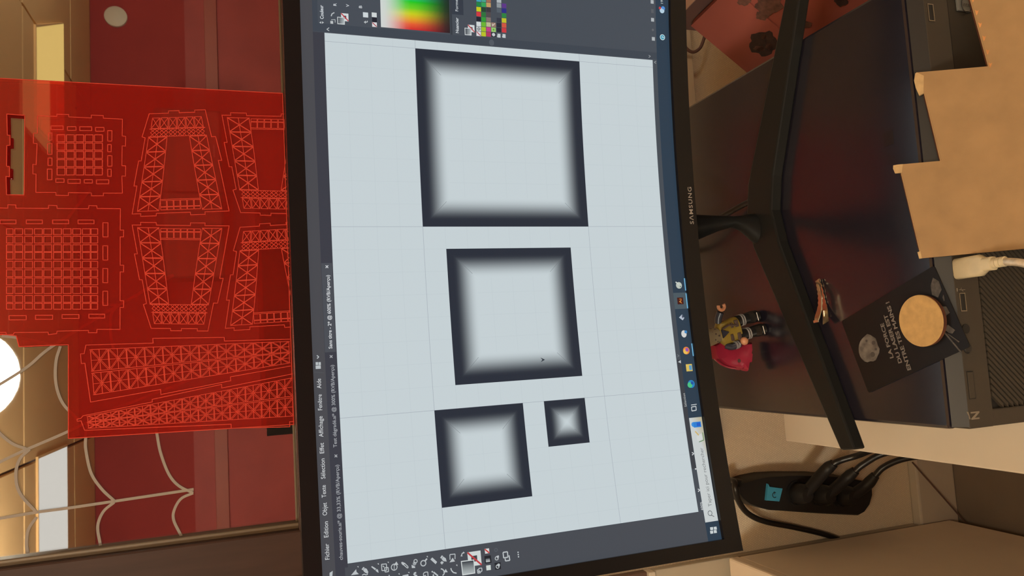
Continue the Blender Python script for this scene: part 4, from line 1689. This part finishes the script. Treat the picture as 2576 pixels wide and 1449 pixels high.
def ribbon(pxs, hts, wid, th, name, teeth=False):
    pts = [onz(*hz(*p), ZPC + h) for p, h in zip(pxs, hts)]
    q = smooth_path(pts, 10 if not teeth else 8)
    n_ = len(q)
    rings = []
    for i, p in enumerate(q):
        t = (q[min(i + 1, n_ - 1)] - q[max(i - 1, 0)]).normalized()
        s = t.cross(Vector((0, 0, 1))).normalized()
        nn = s.cross(t).normalized()
        wv = wid[0] + (wid[1] - wid[0]) * i / (n_ - 1)
        if teeth and i < n_ * 0.62:
            wv += 0.0005 * (1 if i % 4 < 2 else -1)
        rings.append([p - s * wv / 2, p + s * wv / 2, p + s * wv / 2 + nn * th, p - s * wv / 2 + nn * th])
    return MB().loft(rings).build(name, M['clip'], hc)


ribbon([(370, 235), (430, 480), (490, 760), (545, 1000), (560, 1280)], [0.0006] * 3 + [0.002, 0.006], (0.0055, 0.0070), 0.0006, 'lower_jaw', True)
ribbon([(362, 235), (395, 420), (425, 650), (420, 900), (350, 1140), (330, 1235)], [0.0022, 0.004, 0.006, 0.007, 0.009, 0.011], (0.0045, 0.0050), 0.0006, 'upper_jaw', True)
ribbon([(350, 300), (400, 360), (445, 560), (455, 800), (440, 1000), (375, 1215)], [0.0032, 0.0055, 0.0080, 0.0088, 0.0100, 0.0118], (0.0010, 0.0010), 0.0009, 'spring_wire')
ribbon([(280, 1250), (330, 1238), (385, 1228)], [0.0115] * 3, (0.002, 0.002), 0.0012, 'press_tab')
hp = onz(*hz(515, 1060), ZPC + 0.003)
MB().lathe([(0.0014, -0.0028), (0.0014, 0.0028)], hp, 'x', 12).build('hinge_pin', M['clip'], hc, True)

# toy figure
TF = onz(1908, 812, ZPC)
fig = thing('toy_figure', (TF.x, TF.y, ZPC), 'plastic toy figure in a yellow vest and black boots below the monitor', 'toy figure')
fx, fy, fz = TF.x, TF.y, ZPC


def F3(x, y, z):
    return Vector((fx + x, fy + y, fz + z))


def rnd_ring(cx, cy, z, rx, ry, n=16, p=2.6):
    out = []
    for k in range(n):
        w = 2 * math.pi * k / n
        c_, s_ = math.cos(w), math.sin(w)
        out.append(F3(cx + rx * math.copysign(abs(c_) ** (2 / p), c_), cy + ry * math.copysign(abs(s_) ** (2 / p), s_), z))
    return out


for sx_, dy_ in ((0.0085, 0.002), (-0.0085, -0.003)):
    boot = MB().loft([rnd_ring(sx_, dy_ - 0.003, 0.0, 0.0072, 0.011), rnd_ring(sx_, dy_ - 0.003, 0.007, 0.0072, 0.0105),
                      rnd_ring(sx_, dy_, 0.010, 0.0066, 0.0068), rnd_ring(sx_, dy_ + 0.001, 0.021, 0.0068, 0.0066),
                      rnd_ring(sx_ * 0.95, dy_ + 0.001, 0.031, 0.0070, 0.0066)]).build('leg', M['black'], fig, True)
    for hh in (0.0165, 0.0195):
        MB().loft([rnd_ring(sx_, dy_ + 0.0005, hh, 0.0073, 0.0073), rnd_ring(sx_, dy_ + 0.0005, hh + 0.0013, 0.0073, 0.0073)]).build(
            'boot_strap', M['silver'], boot, True)
    MB().tube([F3(sx_ - 0.005, dy_ - 0.0138, 0.0045), F3(sx_ + 0.005, dy_ - 0.0138, 0.0045)], 0.0005, 6).build('boot_trim', M['silver'], boot)
tor = MB().loft([rnd_ring(0, 0, 0.029, 0.0150, 0.0088), rnd_ring(0, 0, 0.034, 0.0155, 0.0090), rnd_ring(0, 0, 0.045, 0.0140, 0.0084),
                 rnd_ring(0, 0, 0.054, 0.0150, 0.0082), rnd_ring(0, 0, 0.0575, 0.0100, 0.0066)]).build('vest', M['yellow'], fig, True)
for (x0, x1, z0, z1_) in ((-0.0128, -0.0035, 0.0315, 0.0365), (0.0035, 0.0120, 0.0315, 0.0365), (-0.0110, -0.0030, 0.0425, 0.0460), (0.0040, 0.0100, 0.0395, 0.0425)):
    MB().rbox(fx + x0, fx + x1, fy - 0.0096, fy - 0.0070, fz + z0, fz + z1_, 0.0006).build('vest_pocket', M['spot'], tor)
MB().prism([F3(-0.0045, -0.0088, 0.0565), F3(0.0055, -0.0088, 0.0565), F3(0.0005, -0.0098, 0.0475)], (0, 0.004, 0)).build('shirt_front', M['navy'], tor)
MB().tube([F3(0.0060, -0.0086, 0.0555), F3(0.0085, -0.0096, 0.046), F3(0.0060, -0.0098, 0.036)], 0.0013, 8).build('shoulder_strap', M['spot'], tor, True)
MB().loft([rnd_ring(0, 0, 0.0575, 0.0070, 0.0070), rnd_ring(0, 0, 0.0590, 0.0088, 0.0088), rnd_ring(0, 0, 0.0690, 0.0100, 0.0100), rnd_ring(0, 0, 0.0745, 0.0104, 0.0104),
           rnd_ring(0, 0, 0.0762, 0.0098, 0.0098)]).build('head', M['khaki'], fig, True)
for k in range(9):
    w = -2.6 + k * 0.33
    zz = 0.0615 + (k * 37 % 11) * 0.0009
    MB().sphere(F3(0.0098 * math.cos(w), 0.0098 * math.sin(w), zz), 0.0011, 0.0009, 0.0012, 8, 6).build('head_spot', M['spot'], fig)
a1 = MB().tube(smooth_path([F3(0.0135, -0.001, 0.0535), F3(0.0195, -0.003, 0.0525), F3(0.0255, -0.006, 0.0500)]), 0.0042, 12).build('arm', M['navy'], fig, True)
hb = MB()
hc_ = F3(0.0320, -0.008, 0.0480)
arc = []
for k in range(11):
    w = math.radians(60 + k * 24)
    arc.append(hc_ + Vector((0.0042 * math.cos(w), 0.0, 0.0042 * math.sin(w))))
hb.tube(arc, 0.0020, 8)
hb.build('hand', M['skin'], a1, True)
a2 = MB().tube(smooth_path([F3(-0.0145, -0.001, 0.0530), F3(-0.0180, -0.004, 0.0450), F3(-0.0165, -0.008, 0.0360)]), [0.0042] * 16 + [0.0046], 12).build('arm', M['navy'], fig, True)
for hh in (0.0385, 0.0412):
    MB().lathe([(0.0050, 0), (0.0050, 0.0012)], F3(-0.0171, -0.0068, hh), n=14).build('cuff', M['silver'], a2, True)
hb = MB()
hb.sphere(F3(-0.0150, -0.0105, 0.0310), 0.0050, 0.0046, 0.0050, 14, 8)
hb.build('hand', M['skin'], a2, True)

fig.scale = (0.78, 0.78, 0.78)
fig.rotation_euler = (0, math.radians(-12), 0)
fig.location.z = ZPC + 0.0026

# crimson moulded toy next to it
YT = TF.y + 0.006


def tz(x, y):
    return (1750 + x / 7.245, 760 + y / 7.245)


cr = thing('toy_shell', ony(*tz(985, 950), YT), 'crimson moulded plastic toy shell leaning against the toy figure', 'toy')
sil = [(230, 780), (395, 680), (470, 690), (520, 740), (700, 760), (990, 735), (1000, 860), (985, 925), (1005, 945), (990, 1100), (945, 1110), (920, 1262),
       (840, 1215), (790, 1240), (740, 1210), (620, 1195), (500, 1150), (400, 1070), (345, 1005), (290, 1040), (250, 930)]
spt = [ony(*tz(*p), YT) for p in sil]
dz = ZPC - min(p.z for p in spt)
spt = [Vector((p.x, p.y, max(p.z, ZPC + 0.0002))) for p in spt]
cxm = sum(p.x for p in spt) / len(spt)
czm = sum(p.z for p in spt) / len(spt)
rings = []
for k_, yo in ((0.55, -0.0085), (0.86, -0.0068), (0.97, -0.0035), (1.0, 0.0), (0.97, 0.005), (0.80, 0.010)):
    rings.append([Vector((cxm + (p.x - cxm) * k_, YT + yo, max(ZPC + 0.0002, czm + (p.z - czm) * k_))) for p in spt])
MB().loft(rings).build('body', M['crimson'], cr, True)
eh = ony(*tz(778, 1070), YT - 0.0075)
MB().lathe([(0.0022, -0.0012), (0.0034, 0.0), (0.0034, 0.002)], (eh.x, eh.y, eh.z), 'y', 18).build('socket_rim', M['crimson'], cr, True)
MB().lathe([(0.0017, -0.0014), (0.0017, 0.0)], (eh.x, eh.y, eh.z), 'y', 14).build('socket_hole', M['spot'], cr)
MB().tube(smooth_path([ony(*tz(*p), YT - 0.0035) for p in ((345, 1000), (400, 1070), (500, 1148), (620, 1190), (730, 1205))]), 0.0011, 8).build('rim_bead', M['crimson'], cr, True)

# cable behind the foot
cb = MB().tube(smooth_path([Vector((0.018, 0.066, ZPC + 0.0045)), onz(1895, 512, ZPC + 0.006), onz(1868, 516, ZPC + 0.008), Vector((-0.010, 0.17, ZPC + 0.026)), Vector((-0.012, 0.218, ZPC + 0.014)),
                            Vector((-0.012, 0.240, ZPC - 0.03)), Vector((-0.012, 0.242, ZDESK + 0.004))]), 0.0028, 10).build('monitor_cable', M['black'], None, True)
tag(cb, 'thin black monitor cable running behind the V-shaped foot', 'cable')

# ================================================================== FIBREBOARD PIECE LEANING ON THE COMPUTER
th = math.radians(36)
NM = Vector((0, -math.sin(th), math.cos(th)))
PM = Vector((0, -0.1275, ZPC - 0.0045)) + NM * 0.0046


def mp_(x, y):
    return onp(x, y, PM, NM)


mdf = thing('fibreboard_panel', mp_(2500, 400), 'stepped tan fibreboard panel with burnt edges leaning on the computer front', 'board')


def m1(x, y):
    return (2150 + x / 3.622, y / 3.622)


def m2(x, y):
    return (2150 + x / 3.622, 350 + y / 3.622)


out = [m1(985, -260), m1(1050, 0), m1(1214, 604), m1(566, 660), m1(632, 858), m2(778, 198), m2(392, 232), m2(420, 308), m2(585, 1000), m2(600, 1086), ]
pts = [mp_(*p) for p in out]
# the board runs on down to the desk
dm = (mp_(*m2(1543, 998)) - pts[-1]).normalized()
zend = ZDESK + 0.0027
pts.append(pts[-1] + dm * ((zend - pts[-1].z) / dm.z))
pts.append(pts[0] + dm * ((zend - pts[0].z) / dm.z))
MB().prism(pts, -NM * 0.0030).build('board', M['mdf'], mdf)
# dark laser-cut edge faces on the side towards the wall
for i, j in ((1, 2), (4, 5), (7, 8), (0, 1)):
    a, b = pts[i], pts[j]
    d = (b - a).normalized()
    n_ = d.cross(NM).normalized()
    if n_.y < 0:
        n_ = -n_
    q = [a - n_ * 0.0008 + NM * 0.0001, b - n_ * 0.0008 + NM * 0.0001, b + n_ * 0.0008 - NM * 0.0030, a + n_ * 0.0008 - NM * 0.0030]
    MB().prism(q, -NM * 0.0006).build('burnt_edge', M['burnt'], mdf)
# torn corners
for poly in ([m1(566, 660), m1(630, 690), m1(628, 850), m1(588, 872), m1(556, 800), m1(541, 735), m1(553, 670)],
             [m2(392, 232), m2(440, 228), m2(430, 306), m2(368, 312), m2(350, 270), m2(352, 240)],
             [m2(572, 1030), m2(600, 1020), m2(612, 1086), m2(588, 1090)]):
    MB().prism([mp_(*p) + NM * 0.0003 for p in poly], -NM * 0.0022).build('torn_corner', M['mdfrag'], mdf)
# scorch marks along the sawn edge
for (x, y) in ((1070, 5), (1105, 120), (1135, 235), (1172, 355), (1204, 480), (1228, 600)):
    q = [(x - 10, y - 30), (x + 12, y - 20), (x + 25, y - 28), (x + 14, y + 8), (x + 4, y + 20)]
    MB().prism([mp_(*m1(*p)) + NM * 0.0002 for p in q], -NM * 0.0003).build('scorch_mark', M['scorch'], mdf)

# ================================================================== USB CABLE IN FRONT
pu = on_front(2407, 671)
uz = pu.z + 0.0015
ux = pu.x - 0.0018
usb = thing('usb_cable', (ux, PY0, uz), 'clear plastic USB plug and silver cable in the computer front', 'cable')
d_ = Vector((0.02, -1, 0.0)).normalized()


def usec(t, w, h, n=16, p=4.0):
    c_ = Vector((ux, PY0 - 0.0005, uz)) + d_ * t
    out_ = []
    for k in range(n):
        a_ = 2 * math.pi * k / n
        c0, s0_ = math.cos(a_), math.sin(a_)
        out_.append(c_ + Vector((w * math.copysign(abs(c0) ** (2 / p), c0), 0, h * math.copysign(abs(s0_) ** (2 / p), s0_))))
    return out_


MB().loft([usec(0.0, 0.0068, 0.0032), usec(0.001, 0.0074, 0.0038), usec(0.019, 0.0074, 0.0040), usec(0.0225, 0.0048, 0.0038)]).build('plug_body', M['plug'], usb, True)
MB().loft([usec(0.0220, 0.0046, 0.0040), usec(0.0280, 0.0046, 0.0040)]).build('plug_collar', M['plug'], usb, True)
for k in range(3):
    MB().loft([usec(0.0280 + k * 0.0030, 0.0034, 0.0034, p=2), usec(0.0305 + k * 0.0030, 0.0034, 0.0034, p=2)]).build('strain_relief', M['plug'], usb, True)
cpts = [Vector((ux, PY0, uz)) + d_ * 0.036, Vector((ux - 0.002, PY0 - 0.048, uz - 0.001)), Vector((ux - 0.010, PY0 - 0.064, uz - 0.008)),
        Vector((ux - 0.022, PY0 - 0.085, uz - 0.05)), Vector((ux - 0.03, PY0 - 0.10, ZDESK + 0.004)), Vector((ux - 0.02, PY0 - 0.25, ZDESK + 0.004))]
MB().tube([Vector((p.x, p.y, max(p.z, ZDESK + 0.0028))) for p in smooth_path(cpts)], 0.0027, 12).build('cord', M['cable'], usb, True)

# ================================================================== POWER STRIP ON THE WALL
YS = YW - 0.042


def sz(x, y):
    return (1820 + x / 6.133, 1170 + y / 6.133)


stp = thing('power_strip', ony(2000, 1240, YW), 'black power strip with a blue switch hanging on the wallpaper', 'power strip')
ol = [(230, 330), (300, 265), (470, 210), (700, 165), (1000, 150), (1500, 150), (1900, 185), (2200, 250), (2300, 330), (2310, 470), (2270, 620), (2190, 740), (2110, 785),
      (1500, 755), (900, 712), (720, 700), (560, 660), (400, 600), (300, 520), (240, 440)]
rings = []
bas = [ony(*sz(*p), YS) for p in ol]
cx_ = sum(p.x for p in bas) / len(bas)
cz_ = sum(p.z for p in bas) / len(bas)
for k_, yy_ in ((0.94, YS), (1.0, YS + 0.006), (1.03, YW - 0.001)):
    rings.append([Vector((cx_ + (p.x - cx_) * k_, yy_, cz_ + (p.z - cz_) * (0.985 + (k_ - 0.94) * 0.25))) for p in bas])
MB().loft(rings).build('housing', M['strip'], stp, True)
sw = [(690, 330), (915, 360), (865, 562), (662, 545)]
q = [ony(*sz(*p), YS - 0.002) for p in sw]
swo = MB().prism(q, (0, 0.004, 0)).build('switch', M['blue'], stp, False, 0.0006)
q2 = [ony(*sz(*p), YS - 0.0055) for p in ((690, 290), (720, 350), (712, 540), (664, 548))]
MB().prism(q2, (0, 0.0055, 0)).build('switch_lip', M['blue'], swo)
pc_ = ony(*sz(790, 462), YS - 0.0024)
ringp = [pc_ + Vector((0.0045 * math.cos(w), 0, 0.0045 * math.sin(w))) for w in [math.radians(-40 + k * 14) for k in range(19)]]
mk = MB().tube(ringp, 0.0006, 6)
mk.tube([pc_ + Vector((0.001, 0, 0.0)), pc_ + Vector((0.006, 0, 0.0005))], 0.0006, 6)
mk.build('power_symbol', M['strip'], swo)
sockets = []
for px_ in ((1130, 430), (1480, 445), (1830, 460)):
    c_ = ony(*sz(*px_), YS - 0.0005)
    sockets.append(c_)
    so = MB().lathe([(0.0225, 0.002), (0.0225, -0.0012), (0.0205, -0.0012), (0.0195, 0.0015)], c_, 'y', 28).build('socket', M['strip'], stp, True)
    MB().lathe([(0.003, -0.0005), (0.003, 0.001)], c_ + Vector((0, 0, 0.006)), 'y', 10).build('earth_pin', M['metal'], so)
cord = [ony(1838, 1207, YS + 0.01), ony(1848, 1213, YS - 0.006), ony(1850, 1232, YS - 0.012), ony(1859, 1262, YS - 0.004), ony(1882, 1292, YS + 0.01), ony(1925, 1312, YS + 0.022),
        ony(2000, 1327, YS + 0.032), ony(2080, 1346, YS + 0.034), ony(2150, 1372, YS + 0.034)]
MB().tube(smooth_path(cord), 0.0052, 12).build('cord', M['black'], stp, True)
MB().tube([ony(1838, 1212, YS + 0.012), ony(1868, 1222, YS + 0.016)], [0.0085, 0.011], 12).build('cord_grip', M['strip'], stp, True)

plugs = [((1130, 400), [(2075, 1185, -0.030), (2098, 1166, -0.045), (2122, 1156, -0.055), (2160, 1145, -0.075), (2200, 1128, -0.12), (2260, 1100, -0.20)],
          'black plug and cable in the strip nearest the blue switch'),
         ((1480, 400), [(2128, 1205, -0.030), (2152, 1184, -0.045), (2172, 1168, -0.055), (2220, 1142, -0.075), (2300, 1126, -0.11), (2420, 1112, -0.18)],
          'black plug and cable in the middle socket of the strip'),
         ((1830, 400), [(2178, 1222, -0.030), (2202, 1196, -0.045), (2222, 1176, -0.055), (2260, 1158, -0.07), (2310, 1148, -0.09), (2380, 1146, -0.12), (2480, 1130, -0.18)],
          'black plug and cable in the strip farthest from the switch')]
for (spx, pth, lab), c_ in zip(plugs, sockets):
    pl_ = thing('power_plug', c_, lab, 'plug', 'plugs in the power strip')
    c0 = c_ + Vector((0, -0.0015, 0))
    q = [ony(p[0], p[1], YS + p[2]) for p in pth]
    MB().lathe([(0.0175, 0.0), (0.0185, -0.004), (0.0180, -0.018), (0.012, -0.028)], c0, 'y', 22).build('plug_body', M['strip'], pl_, True)
    MB().tube(smooth_path([c0 + Vector((0, -0.018, 0)), q[0], q[1]]), [0.0105] * 12 + [0.0100, 0.0095, 0.009, 0.0085, 0.008], 12).build('plug_grip', M['strip'], pl_, True)
    MB().tube(smooth_path(q), 0.0056, 10).build('cord', M['black'], pl_, True)

# thin cable hanging against the wall, lower down
tcb = MB().tube([ony(2295, 1163, YW - 0.03), ony(2432, 1318, YW - 0.05)], 0.0015, 8).build('wall_cable', M['dbrown'], None, True)
tag(tcb, 'thin dark cable running slantwise over the skirting behind the desk', 'cable')

# cable loop by the trunking at the right
lc = MB().tube(smooth_path([ony(1712, 88, YW - 0.03), ony(1724, 118, YW - 0.034), ony(1742, 131, YW - 0.034), ony(1760, 122, YW - 0.034), ony(1770, 100, YW - 0.034), ony(1778, 70, YW - 0.034)]),
               0.0030, 10).build('loop_cable', M['mauve'], None, True)
tag(lc, 'brown cable loop hanging in front of the beige trunking', 'cable')

# ================================================================== ROSE BOX AND TAN BOX AT THE RIGHT
R0 = ony(1738, 65, 0.19)                         # far upper corner
R1 = ony(1870, 175, 0.19)                        # along the far edge, downhill to the left
sd = Vector((R1.x - R0.x, 0, R1.z - R0.z)).normalized()
zlow = ZDESK + 0.0095
Lf = (R0.z - zlow) / -sd.z
R2 = onz(1805, 0, R0.z)
yd = Vector((R2.x - R0.x, R2.y - R0.y, 0)).normalized()
nrm = Vector((sd.z, 0, -sd.x))
if nrm.z < 0:
    nrm = -nrm
rb = thing('gift_box', R0 + sd * Lf, 'red card gift box printed with dark roses, tilted beside the computer', 'box')
LEN = 0.26
dn = sd.cross(yd)
if dn.z > 0:
    dn = -dn
dn.normalize()
th_ = 0.012
NRB = sd.cross(yd).normalized()
kc = (onp(1916, 28, R0, NRB) - R0).dot(yd)
MB().prism([R0, R0 + sd * Lf, R0 + sd * Lf + yd * kc, R0 + yd * kc], dn * th_).build('lid', M['rosebox'], rb)
MB().prism([R0 + yd * (kc + 0.0005) + dn * 0.0012, R0 + sd * Lf + yd * (kc + 0.0005) + dn * 0.0012, R0 + sd * Lf + yd * LEN + dn * 0.0012, R0 + yd * LEN + dn * 0.0012], dn * (th_ - 0.0012)).build(
    'box_body', M['rosebox'], rb)
NRB = sd.cross(yd).normalized()


def rz(x, y):
    p = (1700 + x / 3.622, y / 3.622)
    return onp(*p, R0, NRB) - dn * 0.0004


def rose(px, name, m):
    q = [rz(*p) for p in px]
    MB().prism(q, dn * 0.0008).build(name, m, rb)


M['rosedark'] = mat('dark_rose_print', (0.028, 0.012, 0.011), 0.7, var=0.5, scale=180)
M['rosemid'] = mat('brown_rose_print', (0.105, 0.045, 0.034), 0.7, var=0.45, scale=150)


def blob(cx, cy, rx, ry, seed):
    rnd = random.Random(seed)
    n = 26
    ph = [rnd.uniform(0, 6.28) for _ in range(3)]
    return [(cx + rx * (1 + 0.10 * math.sin(5 * w + ph[0]) + 0.07 * math.sin(9 * w + ph[1])) * math.cos(w),
             cy + ry * (1 + 0.10 * math.sin(5 * w + ph[0]) + 0.07 * math.sin(9 * w + ph[1])) * math.sin(w))
            for w in [2 * math.pi * k / n for k in range(n)]]


rose(blob(800, 395, 130, 110, 1), 'printed_rose', M['rosedark'])
for s_, (cx_, cy_, rx, ry) in enumerate(((760, 440, 100, 50), (800, 330, 55, 50), (850, 420, 60, 60))):
    rose([(x, y) for x, y in blob(cx_, cy_, rx * 0.5, ry * 0.5, 20 + s_)], 'printed_petal', M['rosemid'])
rose(blob(850, 40, 120, 90, 2), 'printed_rose', M['rosemid'])
rose(blob(790, 140, 60, 42, 3), 'printed_leaf', M['rosemid'])
rose(blob(620, 10, 60, 40, 4), 'printed_leaf', M['rosemid'])
rose(blob(1190, 225, 50, 28, 5), 'printed_leaf', M['rosemid'])
rose(blob(1510, 5, 60, 50, 6), 'printed_rose', M['rosedark'])

# tan box behind it
tb0 = R0 + Vector((0.002, 0.012, 0))
tb = thing('card_box', tb0 + Vector((0.1, 0, 0)), 'pale tan card box standing behind the red gift box', 'box')
pr_ = Vector((-yd.y, yd.x, 0)) if -yd.y > 0 else Vector((yd.y, -yd.x, 0))
K0 = R0 + pr_ * 0.0135 - yd * 0.03
foot_ = [Vector((p.x, p.y, ZDESK)) for p in (K0, K0 + yd * 0.33, K0 + yd * 0.33 + pr_ * 0.25, K0 + pr_ * 0.25)]
zt_ = R0.z + 0.010
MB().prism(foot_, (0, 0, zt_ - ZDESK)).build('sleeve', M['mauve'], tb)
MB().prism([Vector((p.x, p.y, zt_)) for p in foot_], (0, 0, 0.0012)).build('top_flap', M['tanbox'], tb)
